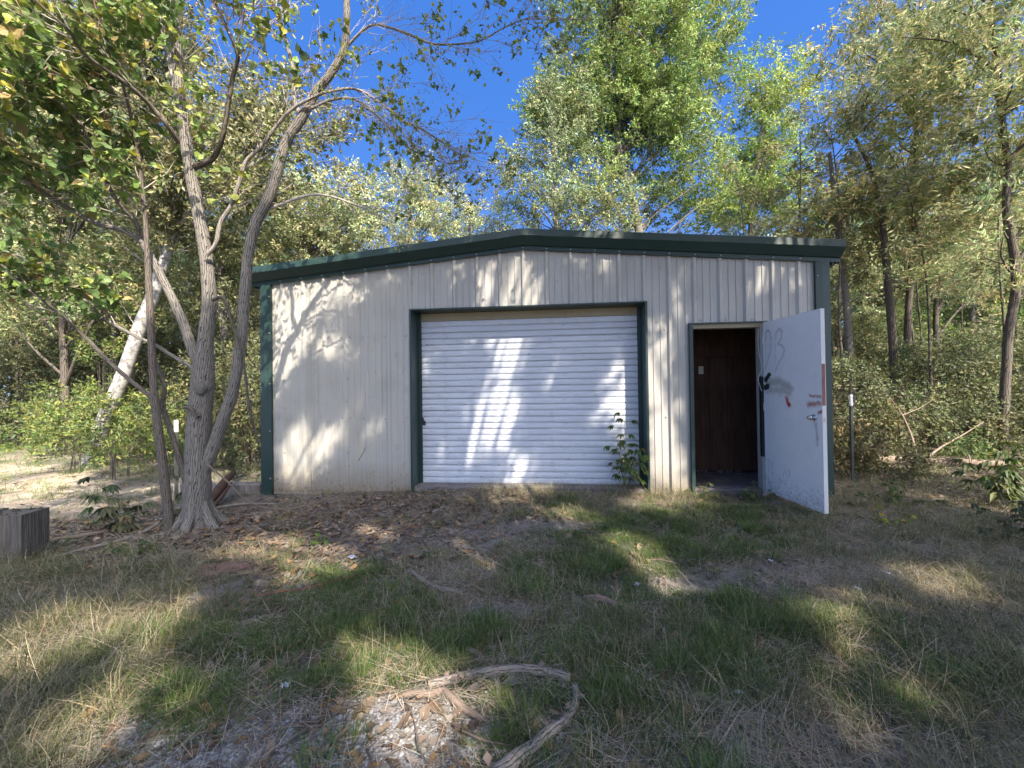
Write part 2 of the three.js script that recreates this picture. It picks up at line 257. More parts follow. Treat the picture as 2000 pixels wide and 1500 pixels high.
// ---------------------------------------------------------------- shed
const shed = thing('metal_shed', 'tan ribbed metal shed with green trim, roll-up door and open white side door', 'shed', [-3.459, 0, -5.49], -0.1);
const FT = 0.3048, W = 24 * FT, EAVE = 2.76, SL = 0.0879, DEEP = 5.6, HG = 2.35, HD = 2.06;
const roofY = u => EAVE + SL * Math.min(u, W - u);
const G0 = 7 * FT, G1 = 17 * FT, D0 = 5.71, D1 = 6.575;
{
  // ribbed sheets, three feet wide, high ribs a foot apart and two low ribs between them
  const off = 0.96 * FT, prof = [];
  for (let k = -1; k <= 24; k++) {
    const x = off + k * FT;
    prof.push([x - 0.036, 0], [x - 0.013, 0.032], [x + 0.013, 0.032], [x + 0.036, 0]);
    for (const d of [0.108, 0.197]) prof.push([x + d - 0.011, 0], [x + d - 0.006, 0.009], [x + d + 0.006, 0.009], [x + d + 0.011, 0]);
  }
  const zAt = x => { for (let i = 0; i + 1 < prof.length; i++) if (x >= prof[i][0] && x <= prof[i + 1][0]) { const t = (x - prof[i][0]) / (prof[i + 1][0] - prof[i][0] || 1); return prof[i][1] + t * (prof[i + 1][1] - prof[i][1]); } return 0; };
  // weathering of the front: streaks, mud splash along the foot, rust weeping from fasteners, scratches
  const wc = document.createElement('canvas'); wc.width = 2048; wc.height = 928; const w2 = wc.getContext('2d'), PX = 2048 / 7.4, wx = u => (u + 0.04) * PX, wy = v => 928 - (v + 0.15) * PX, wr = rngOf(61);
  w2.fillStyle = '#f6f5f2'; w2.fillRect(0, 0, 2048, 928);
  for (let k = 0; k < 24; k++) { const u0 = 0.02 + k * FT, l = 226 + wr() * 26; w2.fillStyle = `rgba(${l},${l - 1},${l - 5},0.45)`; w2.fillRect(wx(u0), 0, FT * PX * (0.3 + 0.7 * wr()), 928); }
  for (let k = 0; k < 700; k++) { const l = 150 + wr() * 90; w2.fillStyle = `rgba(${l},${l - 3},${l - 12},${0.03 + 0.07 * wr()})`; w2.fillRect(wr() * 2048, wy(3.1 * wr()), 1 + wr() * 7, 30 + wr() * 260); }
  for (let k = 0; k < 260; k++) { const x = wr() * 2048, y = wr() * 928, r = 8 + wr() * 50; const g = w2.createRadialGradient(x, y, 0, x, y, r); const l = wr() < 0.6 ? 170 : 252; g.addColorStop(0, `rgba(${l},${l - 4},${l - 14},0.12)`); g.addColorStop(1, `rgba(${l},${l - 4},${l - 14},0)`); w2.fillStyle = g; w2.fillRect(x - r, y - r, r * 2, r * 2); }
  for (let k = 0; k < 2600; k++) { const h = wr() * wr() * wr() * 0.6, a = 0.06 + 0.3 * wr() * (1 - h / 0.6); w2.fillStyle = `rgba(${120 + wr() * 40},${95 + wr() * 30},${62 + wr() * 20},${a})`; w2.beginPath(); w2.arc(wr() * 2048, wy(-0.08 + h), 0.6 + wr() * 3.2, 0, 7); w2.fill(); }
  { const g = w2.createLinearGradient(0, wy(0.35), 0, wy(-0.1)); g.addColorStop(0, 'rgba(140,115,80,0)'); g.addColorStop(1, 'rgba(140,112,75,0.38)'); w2.fillStyle = g; w2.fillRect(0, wy(0.35), 2048, 200); }
  for (let k = 0; k < 70; k++) { const u = 0.3 + wr() * 6.8, v = [0.92, 2.02, 2.4, 2.75][Math.floor(wr() * 4)]; w2.fillStyle = `rgba(120,88,58,${0.08 + 0.16 * wr()})`; w2.fillRect(wx(u), wy(v), 1.2 + wr() * 1.4, 10 + wr() * 60); }
  w2.strokeStyle = 'rgba(40,38,36,0.8)'; w2.lineWidth = 2.2; w2.beginPath(); w2.moveTo(wx(1.47), wy(0.52)); w2.lineTo(wx(1.44), wy(0.45)); w2.lineTo(wx(1.37), wy(0.34)); w2.stroke();
  w2.strokeStyle = 'rgba(90,84,76,0.35)'; for (let k = 0; k < 40; k++) { w2.lineWidth = 0.6 + wr(); const x = wx(wr() * 7.3), y = wy(wr() * 1.6); w2.beginPath(); w2.moveTo(x, y); w2.lineTo(x + gauss(wr) * 14, y + gauss(wr) * 14); w2.stroke(); }
  const wt = new THREE.CanvasTexture(wc); wt.colorSpace = THREE.SRGBColorSpace; wt.repeat.set(1 / 7.4, PX / 928); wt.offset.set(0.04 / 7.4, 0.15 * PX / 928);
  const frontWall = M.wall.clone(); frontWall.map = wt; frontWall.color = rgb(0.525, 0.512, 0.472);
  const cuts = [0.02, G0, G1, D0, D1, W / 2, W - 0.02];
  const seams = [0.02]; for (let k = 0; k <= 22; k += 3) seams.push(off + k * FT + 0.034); seams.push(W - 0.02);
  for (let s = 0; s + 1 < seams.length; s++) {
    const a = seams[s], b = seams[s + 1], f = new Faces(), proud = (s % 2) * 0.0016;
    const xs = [...new Set([a, b, ...prof.map(q => q[0]).filter(x => x > a && x < b), ...cuts.filter(x => x > a && x < b)].map(x => +x.toFixed(5)))].sort((m, n) => m - n);
    for (let i = 0; i + 1 < xs.length; i++) {
      const x0 = xs[i], x1 = xs[i + 1], m = (x0 + x1) / 2, z0 = zAt(x0) + proud, z1 = zAt(x1) + proud;
      const lo = m > G0 && m < G1 ? HG : m > D0 && m < D1 ? HD : -0.12;
      const y0 = roofY(x0) + 0.04, y1 = roofY(x1) + 0.04;
      f.quad(V(x0, lo, z0), V(x1, lo, z1), V(x1, y1, z1), V(x0, y0, z0), null, [[x0, lo], [x1, lo], [x1, y1], [x0, y0]]);
    }
    part('wall_panel', f.geo(), frontWall, shed);
  }
  // screws: small hexagonal heads with a washer
  const head = new THREE.CylinderGeometry(0.0075, 0.0125, 0.009, 6); head.rotateX(Math.PI / 2);
  const heads = [], put = (u, v, z) => { const h = head.clone(); h.translate(u, v, z); heads.push(h); };
  const blocked = (u, v) => (u > G0 - 0.05 && u < G1 + 0.05 && v < HG + 0.03) || (u > D0 - 0.06 && u < D1 + 0.06 && v < HD + 0.03) || u < 0.18 || u > W - 0.18;
  for (let k = 0; k <= 22; k++) {
    const u = off + k * FT;
    for (const v of [0.03, 0.92, 2.02]) for (const d of [-0.062, ...(k % 3 === 0 ? [0.062] : [])]) if (!blocked(u + d, v)) put(u + d, v + 0.012 * Math.sin(k * 7.3), 0.004 + (k % 2) * 0.001);
    put(u, roofY(u) + 0.028, 0.053);
    if (u > G0 && u < G1) put(u - 0.1, HG + 0.045, 0.006);
    if (u > D0 && u < D1) put(u + 0.07, HD + 0.05, 0.006);
    if (k % 3 === 0) for (const v of [0.45, 1.45]) if (!blocked(u, v)) put(u + 0.024, v + 0.05 * Math.sin(k * 3.1), 0.022);
  }
  for (const v of [0.1, 0.75, 1.4, 2.1, 2.6]) { put(0.125, v, 0.052); put(W - 0.125, v, 0.052); }
  const sc = part('screws', merge(heads), M.screw, shed); sc.userData.kind = 'stuff';

  // corner trim: folded green angle
  for (const s of [0, 1]) {
    const X = u => s ? W + 0.012 - u : -0.012 + u;
    const rows = [-0.13, EAVE + 0.02].map(y => [[0.155, 0.006], [0.155, 0.041], [0.08, 0.046], [0, 0.047], [0, -0.15]].map(([u, z]) => V(X(u), y, z)));
    part('corner_trim', loft(rows), M.green, shed);
  }
  // rake trim, mitred at the ridge; joints every ten feet
  const rp = [[0.036, 0.0], [0.047, 0.004], [0.047, 0.05], [0.075, 0.056], [0.158, 0.142], [0.164, 0.148], [0.150, 0.236], [0.135, 0.245], [-0.05, 0.250]];
  const st = (u, grow = 0) => rp.map(([z, y]) => V(u, (u < W / 2 ? EAVE + SL * u : EAVE + SL * (W - u)) + y + grow * 0.4, z + grow));
  const e = 0.125;
  for (const [a, b, gr] of [[-e, 1.55, 0], [1.52, W / 2 - 0.22, 0.0025], [W / 2 + 0.22, W + e, 0.0]]) part('rake_trim', loft([st(a, gr), st(b, gr)]), M.green, shed);
  part('ridge_cap', loft([st(W / 2 - 0.25, 0.004), st(W / 2 - 0.001, 0.004), st(W / 2 + 0.25, 0.004)]), M.green, shed);
  for (const u of [-e, W + e]) {
    const sh = new THREE.Shape(); rp.forEach(([z, y], i) => i ? sh.lineTo(z, y) : sh.moveTo(z, y)); sh.lineTo(-0.05, 0); sh.closePath();
    const g = new THREE.ShapeGeometry(sh); const q = g.attributes.position; const y0 = u < 0 ? EAVE - SL * e : EAVE - SL * e;
    for (let i = 0; i < q.count; i++) q.setXYZ(i, u, y0 + q.getY(i), q.getX(i)); g.computeVertexNormals(); part('trim_end', g, M.green, shed);
  }
  // roof sheets and eave gutters
  for (const s of [0, 1]) {
    const X = u => s ? W - u : u, rib = [];
    for (let k = 0; k < 19; k++) { const z = -0.03 - k * FT; rib.push([z, 0], [z - 0.24, 0], [z - 0.258, 0.03], [z - 0.286, 0.03]); }
    const rows = [-0.14, W / 2].map(u => rib.map(([z, y]) => V(X(u), EAVE + SL * u + 0.205 + y, z)));
    part('roof_sheet', loft(rows), M.roof, shed);
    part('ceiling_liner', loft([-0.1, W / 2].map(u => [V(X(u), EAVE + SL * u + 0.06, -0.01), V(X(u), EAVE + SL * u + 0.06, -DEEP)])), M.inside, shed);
    part('eave_trim', box(s ? W + 0.03 : -0.14, s ? W + 0.14 : -0.03, EAVE - 0.02, EAVE + 0.19, -DEEP, -0.06), M.green, shed);
  }
  // side and back walls
  for (const s of [0, 1]) {
    const rows = [-0.12, EAVE + 0.1].map(y => { const l = []; for (let k = 0; k <= 18; k++) { const z = -0.05 - k * FT, x = s ? W : 0, q = s ? 0.03 : -0.03; l.push(V(x, y, z), V(x + q, y, z - 0.02), V(x + q, y, z - 0.045), V(x, y, z - 0.065)); } return l; });
    part('side_wall', loft(rows), M.wall, shed);
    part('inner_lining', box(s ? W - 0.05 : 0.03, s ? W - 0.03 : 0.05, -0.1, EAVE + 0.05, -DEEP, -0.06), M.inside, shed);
  }
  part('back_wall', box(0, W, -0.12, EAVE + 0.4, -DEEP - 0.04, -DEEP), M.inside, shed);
  part('floor_slab', box(0.03, W - 0.03, -0.16, -0.004, -DEEP, -0.01), M.concrete, shed);

  // surround of the roll-up door
  const zR = -0.25;
  const fr = sub('door_surround', shed);
  part('jamb', box(G0, G0 + 0.012, -0.12, HG, zR - 0.06, 0.05), M.green, fr); part('jamb', box(G1 - 0.012, G1, -0.12, HG, zR - 0.06, 0.05), M.green, fr);
  part('jamb_flange', box(G0 - 0.014, G0 - 0.0005, -0.12, HG + 0.002, 0.034, 0.05), M.green, fr); part('jamb_flange', box(G1 + 0.0005, G1 + 0.014, -0.12, HG + 0.002, 0.034, 0.05), M.green, fr);
  part('header', box(G0 - 0.014, G1 + 0.014, HG + 0.0005, HG + 0.016, zR - 0.06, 0.052), M.green, fr);
  // roll-up door
  const door = sub('roll_up_door', shed); door.userData.label = 'white roll-up door of ribbed metal slats';
  const bottom = -0.09, top = 2.25, n = 28, ph = (top - bottom) / n;
  const prof2 = [[0, -0.012], [0.03, -0.002], [0.08, 0.0045], [0.22, 0.0075], [0.5, 0.0085], [0.74, 0.0075], [0.83, 0.004], [0.87, 0.006], [0.91, 0.002], [0.935, -0.014], [1.0, -0.015]];
  const R = rngOf(41);
  for (let k = 0; k < n; k++) {
    const y0 = bottom + k * ph, j = [0, 0, 0, 0, 0].map(() => (R() - 0.5) * 0.007);
    const rows = [0, 1, 2, 3, 4].map(i => prof2.map(([t, z]) => V(G0 + 0.05 + (G1 - G0 - 0.1) * i / 4, y0 + t * ph, zR + z + j[i])));
    part('slat', loft(rows), M.slats[(k * 5 + (k >> 2)) % 7], door);
  }
  part('bottom_bar', box(G0 + 0.05, G1 - 0.05, bottom - 0.05, bottom, zR - 0.02, zR + 0.012), M.slat, door);
  part('guide', box(G0 + 0.012, G0 + 0.055, -0.1, HG, zR - 0.03, zR + 0.022), M.green, door); part('guide', box(G1 - 0.055, G1 - 0.012, -0.1, HG, zR - 0.03, zR + 0.022), M.green, door);
  part('top_board', box(G0 + 0.012, G1 - 0.012, top - 0.003, HG, zR - 0.03, zR + 0.018), M.hood, door, 'tan board above the slats');
  part('latch', merge([box(G0 + 0.06, G0 + 0.10, 0.80, 0.86, zR + 0.013, zR + 0.03), box(G0 + 0.05, G0 + 0.075, 0.84, 0.9, zR + 0.013, zR + 0.025)]), M.dark, door);
  const rr = rngOf(77), specks = [];
  for (let k = 0; k < 46; k++) { const y = bottom + Math.floor(rr() * (rr() < 0.6 ? 7 : n)) * ph + 0.001, x = G0 + 0.08 + rr() * rr() * 2.8, w = 0.005 + rr() * 0.03; specks.push(box(x, x + w, y, y + 0.004 + rr() * 0.005, zR - 0.004, zR + 0.004)); }
  part('rust_specks', merge(specks), new THREE.MeshStandardMaterial({ color: rgb(0.07, 0.04, 0.03), roughness: 0.9 }), door).userData.kind = 'stuff';

  // side doorway: frame, open door, what is inside
  const df = sub('door_frame', shed);
  part('jamb', box(D0 - 0.012, D0 + 0.028, -0.1, HD, -0.10, 0.052), M.green, df, 'green left door jamb');
  part('stop', box(D0 + 0.028, D0 + 0.045, -0.1, HD - 0.05, -0.12, -0.03), M.dark, df);
  part('head', box(D0 + 0.028, D1 - 0.03, HD - 0.055, HD - 0.004, -0.10, 0.02), M.hood, df, 'tan head board of the doorway');
  part('drip_edge', box(D0 - 0.014, D1 + 0.04, HD - 0.003, HD + 0.014, -0.05, 0.054), M.green, df);
  part('jamb', box(D1 - 0.035, D1 + 0.01, -0.1, HD - 0.004, -0.10, 0.012), new THREE.MeshStandardMaterial({ color: rgb(0.42, 0.41, 0.38), roughness: 0.7, map: dirtMap }), df, 'grey right door jamb');
  part('black_paint', box(D1 - 0.037, D1 - 0.006, 0.42, 1.40, -0.03, 0.0135), M.black, df, 'black paint on the hinge jamb');
  part('threshold', box(D0 + 0.028, D1 - 0.03, -0.003, 0.022, -0.12, 0.01), M.concrete, df);
  // partition inside
  const pa = sub('partition', shed), zp = -1.05;
  const boards = [[6.02, 6.33, 0.02, 1.72], [6.333, 6.66, 0.02, 1.72], [6.663, 7.24, 0.02, 1.72], [6.02, 6.47, 1.723, 2.62], [6.473, 7.24, 1.723, 2.62]];
  boards.forEach(([a, b, c, d], i) => part('board', box(a, b, c, d, zp - 0.02 - 0.004 * (i % 2), zp + 0.004 * (i % 2), 0.003), M.plywood, pa));
  part('end_stud', box(5.985, 6.017, 0.0, 2.62, zp - 0.09, zp + 0.006), M.plywood, pa);
  part('switch_plate', box(6.185, 6.255, 1.47, 1.585, zp + 0.001, zp + 0.012, 0.003), M.plate, pa, 'cream switch plate on the brown boards');
  for (const [u, v, r] of [[6.34, 1.49, 0.008], [6.4, 0.98, 0.014], [6.22, 0.96, 0.012]]) { const k = new THREE.CylinderGeometry(r, r, 0.012, 10); k.rotateX(Math.PI / 2); k.translate(u, v, zp + 0.008); part('knot', k, M.dark, pa); }
  const crumbs = [], rc = rngOf(9); for (let k = 0; k < 12; k++) { const x = 6.03 + rc() * 0.8, y = 0.012 + rc() * 0.02; crumbs.push(box(x, x + 0.015 + rc() * 0.03, 0.0, y + rc() * 0.012, zp + 0.002, zp + 0.012)); }
  part('peeled_paint', merge(crumbs), M.concrete, pa).userData.kind = 'stuff';
  // white cable hanging in the doorway
  const cab = new Tubes(); cab.add([[D1 - 0.05, 2.0, 0.0, 0.0035], [D1 - 0.055, 1.75, 0.01, 0.0035], [D1 - 0.045, 1.62, 0.02, 0.0035], [D1 - 0.028, 1.55, 0.022, 0.0035], [D1 - 0.03, 1.47, 0.025, 0.0035], [D1 - 0.07, 1.38, 0.02, 0.0035], [D1 - 0.055, 1.3, 0.02, 0.0035], [D1 - 0.03, 1.22, 0.016, 0.0035]], 5); part('cable', cab.geo(), M.white, shed, 'thin white cable hanging in the doorway');

  // the door itself, swung out towards the viewer
  const DW = 0.862, DH = 2.055, leaf = sub('side_door', shed); leaf.position.set(D1 - 0.012, 0, 0.03); leaf.rotation.y = 0.135; leaf.userData.label = 'white side door swung open with faint DB graffiti and red smears';
  const cv = document.createElement('canvas'); cv.width = 512; cv.height = 1216; const c2 = cv.getContext('2d');
  const sx = q => q * 512, sy = q => q * 1216;
  c2.fillStyle = '#eeeeec'; c2.fillRect(0, 0, 512, 1216);
  const q = rngOf(5);
  for (let k = 0; k < 900; k++) { const l = 218 + q() * 30; c2.fillStyle = `rgba(${l},${l},${l - 4},0.10)`; c2.fillRect(q() * 512, q() * 1216, 6 + q() * 60, 8 + q() * 90); }
  const spray = (pts, r, col, a, n) => { for (let i = 0; i + 1 < pts.length; i++) for (let k = 0; k < n; k++) { const t = k / n, x = sx(pts[i][0] + (pts[i + 1][0] - pts[i][0]) * t), y = sy(pts[i][1] + (pts[i + 1][1] - pts[i][1]) * t); for (let m = 0; m < 7; m++) { c2.fillStyle = `rgba(${col},${a})`; c2.beginPath(); c2.arc(x + gauss(q) * r * 0.8, y + gauss(q) * r * 0.8, r * (0.25 + 0.5 * q()), 0, 7); c2.fill(); } } };
  spray([[0.05, 0.37], [0.15, 0.352], [0.30, 0.352], [0.42, 0.372], [0.52, 0.39]], 26, '186,184,172', 0.10, 14); spray([[0.04, 0.40], [0.3, 0.40], [0.52, 0.41]], 30, '190,188,176', 0.09, 14);
  spray([[0.045, 0.30], [0.055, 0.11], [0.07, 0.062], [0.11, 0.05], [0.15, 0.07], [0.17, 0.11], [0.15, 0.17], [0.10, 0.22], [0.04, 0.275]], 9, '186,188,187', 0.09, 14);
  spray([[0.24, 0.24], [0.25, 0.12], [0.27, 0.075], [0.33, 0.055], [0.38, 0.075], [0.36, 0.115], [0.29, 0.14], [0.37, 0.15], [0.42, 0.175], [0.39, 0.21], [0.30, 0.25], [0.23, 0.30]], 9, '186,188,187', 0.09, 14);
  spray([[0.045, 0.340], [0.08, 0.325], [0.12, 0.306]], 13, '42,42,44', 0.5, 12); spray([[0.0, 0.385], [0.05, 0.384], [0.085, 0.376]], 14, '48,48,48', 0.5, 12);
  spray([[0.44, 0.445], [0.46, 0.47], [0.49, 0.485]], 12, '176,60,52', 0.16, 9); spray([[0.465, 0.475], [0.48, 0.488]], 9, '160,44,40', 0.18, 8);
  spray([[0.82, 0.426], [0.9, 0.43], [1, 0.43]], 9, '165,90,84', 0.10, 12); spray([[0.79, 0.474], [0.88, 0.468], [1, 0.462]], 16, '168,100,92', 0.09, 12); spray([[0.95, 0.51], [1, 0.502]], 10, '160,80,74', 0.12, 10);
  spray([[0.9, 0.56], [0.92, 0.62], [0.92, 0.68]], 12, '176,160,160', 0.12, 10);
  c2.strokeStyle = 'rgba(80,78,76,0.55)'; for (let k = 0; k < 26; k++) { c2.lineWidth = 0.8 + q() * 2; c2.beginPath(); const x = q() < 0.5 ? 0.02 + q() * 0.16 : 0.3 + q() * 0.25, y = 0.8 + q() * 0.15; c2.moveTo(sx(x), sy(y)); c2.lineTo(sx(x + (q() - 0.5) * 0.03), sy(y + q() * 0.05)); c2.stroke(); }
  for (let k = 0; k < 500; k++) { c2.fillStyle = `rgba(120,108,90,${0.05 + 0.08 * q()})`; c2.beginPath(); c2.arc(q() * 512, 1216 - q() * q() * 170, 2 + q() * 9, 0, 7); c2.fill(); }
  for (let k = 0; k < 40; k++) { c2.fillStyle = 'rgba(60,55,50,0.5)'; c2.beginPath(); c2.arc(q() * 512, q() * 1216, 0.8 + q() * 1.6, 0, 7); c2.fill(); }
  const tex = new THREE.CanvasTexture(cv); tex.colorSpace = THREE.SRGBColorSpace;
  const face = new Faces(); face.quad(V(-0.0008, 0.004, 0.002), V(-0.0008, 0.004, DW - 0.002), V(-0.0008, DH - 0.002, DW - 0.002), V(-0.0008, DH - 0.002, 0.002), null, [[0, 0], [1, 0], [1, 1], [0, 1]]);
  part('door_panel', box(0, 0.044, 0.002, DH, 0, DW, 0.0015), new THREE.MeshStandardMaterial({ color: rgb(0.74, 0.73, 0.71), roughness: 0.5 }), leaf);
  part('painted_face', face.geo(), new THREE.MeshStandardMaterial({ map: tex, roughness: 0.45 }), leaf);
  part('red_stain', box(0.002, 0.036, 1.08, 1.50, DW - 0.001, DW + 0.0012), new THREE.MeshStandardMaterial({ color: rgb(0.40, 0.17, 0.14), roughness: 0.7, map: again(woodMap, 6, 2) }), leaf, 'red paint smear on the door edge');
  const knob = sub('knob', leaf); const kx = -0.001, kz = DW * 0.88, ky = 0.955;
  const lathe = new THREE.LatheGeometry([[0.0, 0.062], [0.018, 0.061], [0.026, 0.052], [0.027, 0.042], [0.02, 0.033], [0.011, 0.028], [0.011, 0.012], [0.031, 0.007], [0.034, 0.0]].map(([r, h]) => new THREE.Vector2(r, h)), 24); lathe.rotateZ(Math.PI / 2); lathe.translate(kx, ky, kz);
  part('knob_body', lathe, M.metal, knob);
  part('latch_plate', box(0.010, 0.033, 0.91, 0.97, DW + 0.0002, DW + 0.002), M.metal, leaf); part('latch_bolt', box(0.016, 0.027, 0.93, 0.95, DW + 0.002, DW + 0.012), M.metal, leaf);
  for (const y of [0.22, 1.03, 1.84]) { const h = new THREE.CylinderGeometry(0.007, 0.007, 0.09, 10); h.translate(0.004, y, -0.008); part('hinge', h, M.metal, leaf); }
}

// ---------------------------------------------------------------- leaves
function leafInto(f, at, dir, nrm, len, wid, col, kind) {
  const side = V(0, 0, 0).crossVectors(dir, nrm).normalize(), up = V(0, 0, 0).crossVectors(side, dir).normalize();
  const P = (s, l, h) => at.clone().addScaledVector(side, s * wid).addScaledVector(dir, l * len).addScaledVector(up, h * wid);
  if (kind === 'heart') {
    const half = [[0, 0], [0.34, -0.06], [0.5, 0.16], [0.44, 0.40], [0.20, 0.66], [0, 1]];
    const mid = P(0, 0.36, -0.07), tip = P(0, 1, -0.22);
    for (const s of [1, -1]) for (let i = 0; i + 1 < half.length; i++) { const a = i ? P(s * half[i][0], half[i][1], 0.07) : P(0, 0, 0), b = i + 2 < half.length ? P(s * half[i + 1][0], half[i + 1][1], 0.06 - 0.1 * half[i + 1][1]) : tip; f.tri(mid, s > 0 ? a : b, s > 0 ? b : a, col); }
  } else if (kind === 'lance') {
    const b = P(0, 0, 0), t = P(0, 1, -0.9), m = P(0, 0.5, -0.30), l = P(0.5, 0.42, 0.02), r = P(-0.5, 0.42, 0.02);
    f.tri(b, l, m, col); f.tri(l, t, m, col); f.tri(b, m, r, col); f.tri(m, t, r, col);
  } else {
    const b = P(0, 0, 0), t = P(0, 1, -0.25), l = P(0.5, 0.42, 0.14), r = P(-0.5, 0.42, 0.14);
    f.tri(b, l, t, col); f.tri(b, t, r, col);
  }
}
// one leafy branchlet growing along +y from the origin
function sprig(seed, n, o) {
  const R = rngOf(seed), f = new Faces(), spine = [];
  const { len = 0.5, leaf = 0.09, wide = 0.5, kind = 'oval', droop = 0.35, spread = 0.16, tints, branch = 4, hang = 0 } = o;
  const lines = [];
  for (let b = 0; b <= branch; b++) {
    const t0 = b ? 0.15 + 0.75 * (b - 1) / branch : 0, az = b * 2.4 + R(), ln = b ? len * (0.35 + 0.3 * R()) * (1 - 0.3 * t0) : len;
    const d = b ? V(Math.cos(az) * 0.9, 0.5 + 0.3 * R(), Math.sin(az) * 0.9).normalize() : V(0, 1, 0);
    const s = b ? V(0, t0 * len, -droop * t0 * t0 * len * 0.3) : V(0, 0, 0); lines.push([s, d, ln]);
    const e = s.clone().addScaledVector(d, ln); const w = 0.004 * (b ? 0.6 : 1), sd = V(d.z + 0.01, 0, -d.x + 0.01).normalize().multiplyScalar(w), sd2 = V(0, 0, 0).crossVectors(d, sd).normalize().multiplyScalar(w);
    const tc = [0.16, 0.12, 0.09]; const q1 = s.clone().add(sd), q2 = s.clone().addScaledVector(sd, -0.5).add(sd2), q3 = s.clone().addScaledVector(sd, -0.5).sub(sd2);
    f.tri(q1, q2, e, tc); f.tri(q2, q3, e, tc); f.tri(q3, q1, e, tc);
  }
  for (let k = 0; k < n; k++) {
    const [s, d, ln] = lines[Math.floor(R() * lines.length)], t = 0.15 + 0.85 * R();
    const at = s.clone().addScaledVector(d, ln * t).add(V(gauss(R), gauss(R), gauss(R)).multiplyScalar(spread * len * 0.5));
    const dir = d.clone().multiplyScalar(0.55).add(V(R() - 0.5, (R() - 0.5) - hang, R() - 0.5).multiplyScalar(1.5)).normalize();
    const nrm = V(R() - 0.5, 0.55 * (1 - hang) + (R() - 0.5), R() - 0.5).normalize(); if (Math.abs(nrm.dot(dir)) > 0.95) nrm.set(dir.z, dir.x, dir.y);
    const L0 = leaf * (0.65 + 0.7 * R()), tn = tints[Math.floor(R() * tints.length)], j = 0.8 + 0.4 * R();
    leafInto(f, at, dir, nrm, L0, L0 * wide, [tn[0] * j, tn[1] * j, tn[2] * j], kind);
  }
  return f.geo();
}
// base colours; the copies' own colours multiply them
const T = {
  fresh: [[0.082, 0.118, 0.024], [0.108, 0.142, 0.032], [0.155, 0.165, 0.042], [0.062, 0.094, 0.022], [0.13, 0.15, 0.05]],
  olive: [[0.105, 0.118, 0.050], [0.142, 0.148, 0.072], [0.085, 0.098, 0.038], [0.17, 0.16, 0.085], [0.06, 0.075, 0.028]],
  tallow: [[0.075, 0.115, 0.022], [0.10, 0.14, 0.026], [0.14, 0.165, 0.03], [0.065, 0.10, 0.024], [0.09, 0.13, 0.025], [0.20, 0.20, 0.035], [0.11, 0.15, 0.028], [0.085, 0.125, 0.025], [0.17, 0.13, 0.05]],
  willow: [[0.075, 0.09, 0.032], [0.10, 0.108, 0.042], [0.13, 0.122, 0.055], [0.055, 0.07, 0.028], [0.15, 0.125, 0.065]],
  dark: [[0.07, 0.085, 0.03], [0.10, 0.11, 0.04], [0.055, 0.07, 0.025], [0.14, 0.13, 0.06]],
  weed: [[0.10, 0.17, 0.03], [0.14, 0.20, 0.035], [0.19, 0.21, 0.05], [0.08, 0.13, 0.03]],
};
const S = {
  ash: sprig(1, 62, { len: 0.62, leaf: 0.115, wide: 0.36, tints: T.fresh, hang: 0.25 }),
  spire: sprig(2, 48, { len: 0.55, leaf: 0.10, wide: 0.44, tints: T.olive, hang: 0.5 }),
  olive: sprig(3, 54, { len: 0.55, leaf: 0.085, wide: 0.5, tints: T.olive, branch: 5 }),
  willow: sprig(4, 56, { len: 0.6, leaf: 0.115, wide: 0.24, kind: 'lance', tints: T.willow, hang: 0.75, branch: 5 }),
  tallow: sprig(5, 7, { len: 0.34, leaf: 0.066, wide: 0.86, kind: 'heart', tints: T.tallow, hang: 0.55, branch: 2, spread: 0.2 }),
  tallowThick: sprig(15, 10, { len: 0.36, leaf: 0.075, wide: 0.86, kind: 'heart', tints: T.tallow, hang: 0.4, branch: 4, spread: 0.2 }),
  dark: sprig(6, 50, { len: 0.6, leaf: 0.085, wide: 0.5, tints: T.dark, branch: 5 }),
  shrub: sprig(7, 44, { len: 0.42, leaf: 0.065, wide: 0.5, tints: T.fresh.concat(T.olive), branch: 5 }),
  weed: sprig(8, 34, { len: 0.36, leaf: 0.085, wide: 0.36, tints: T.weed, branch: 4 }),
  far: sprig(9, 46, { len: 1.1, leaf: 0.17, wide: 0.55, tints: T.dark.concat(T.olive), branch: 5 }),
};
const _m = new THREE.Matrix4(), _q = new THREE.Quaternion(), UP = V(0, 1, 0);
function scatter(name, geo, mat, list, parent, label) {                 // list of { p, d (direction of growth), spin, s, c }
  const im = new THREE.InstancedMesh(geo, mat, list.length); im.name = name; im.castShadow = im.receiveShadow = true;
  list.forEach((e, i) => {
    _q.setFromUnitVectors(UP, e.d || UP).multiply(new THREE.Quaternion().setFromAxisAngle(UP, e.spin || 0));
    const s = e.s; im.setMatrixAt(i, _m.compose(e.p, _q, Array.isArray(s) ? V(...s) : V(s, s, s))); im.setColorAt(i, e.c || rgb(1, 1, 1));
  });
  im.userData.kind = 'stuff'; if (label) im.userData.label = label; parent.add(im); return im;
}
const tint = (R, a, w = 0) => { const k = a * (0.72 + 0.56 * R()), h = (R() - 0.5) * 0.24 + w; return rgb(k * (1 + h), k, k * (1 - 0.6 * h)); };

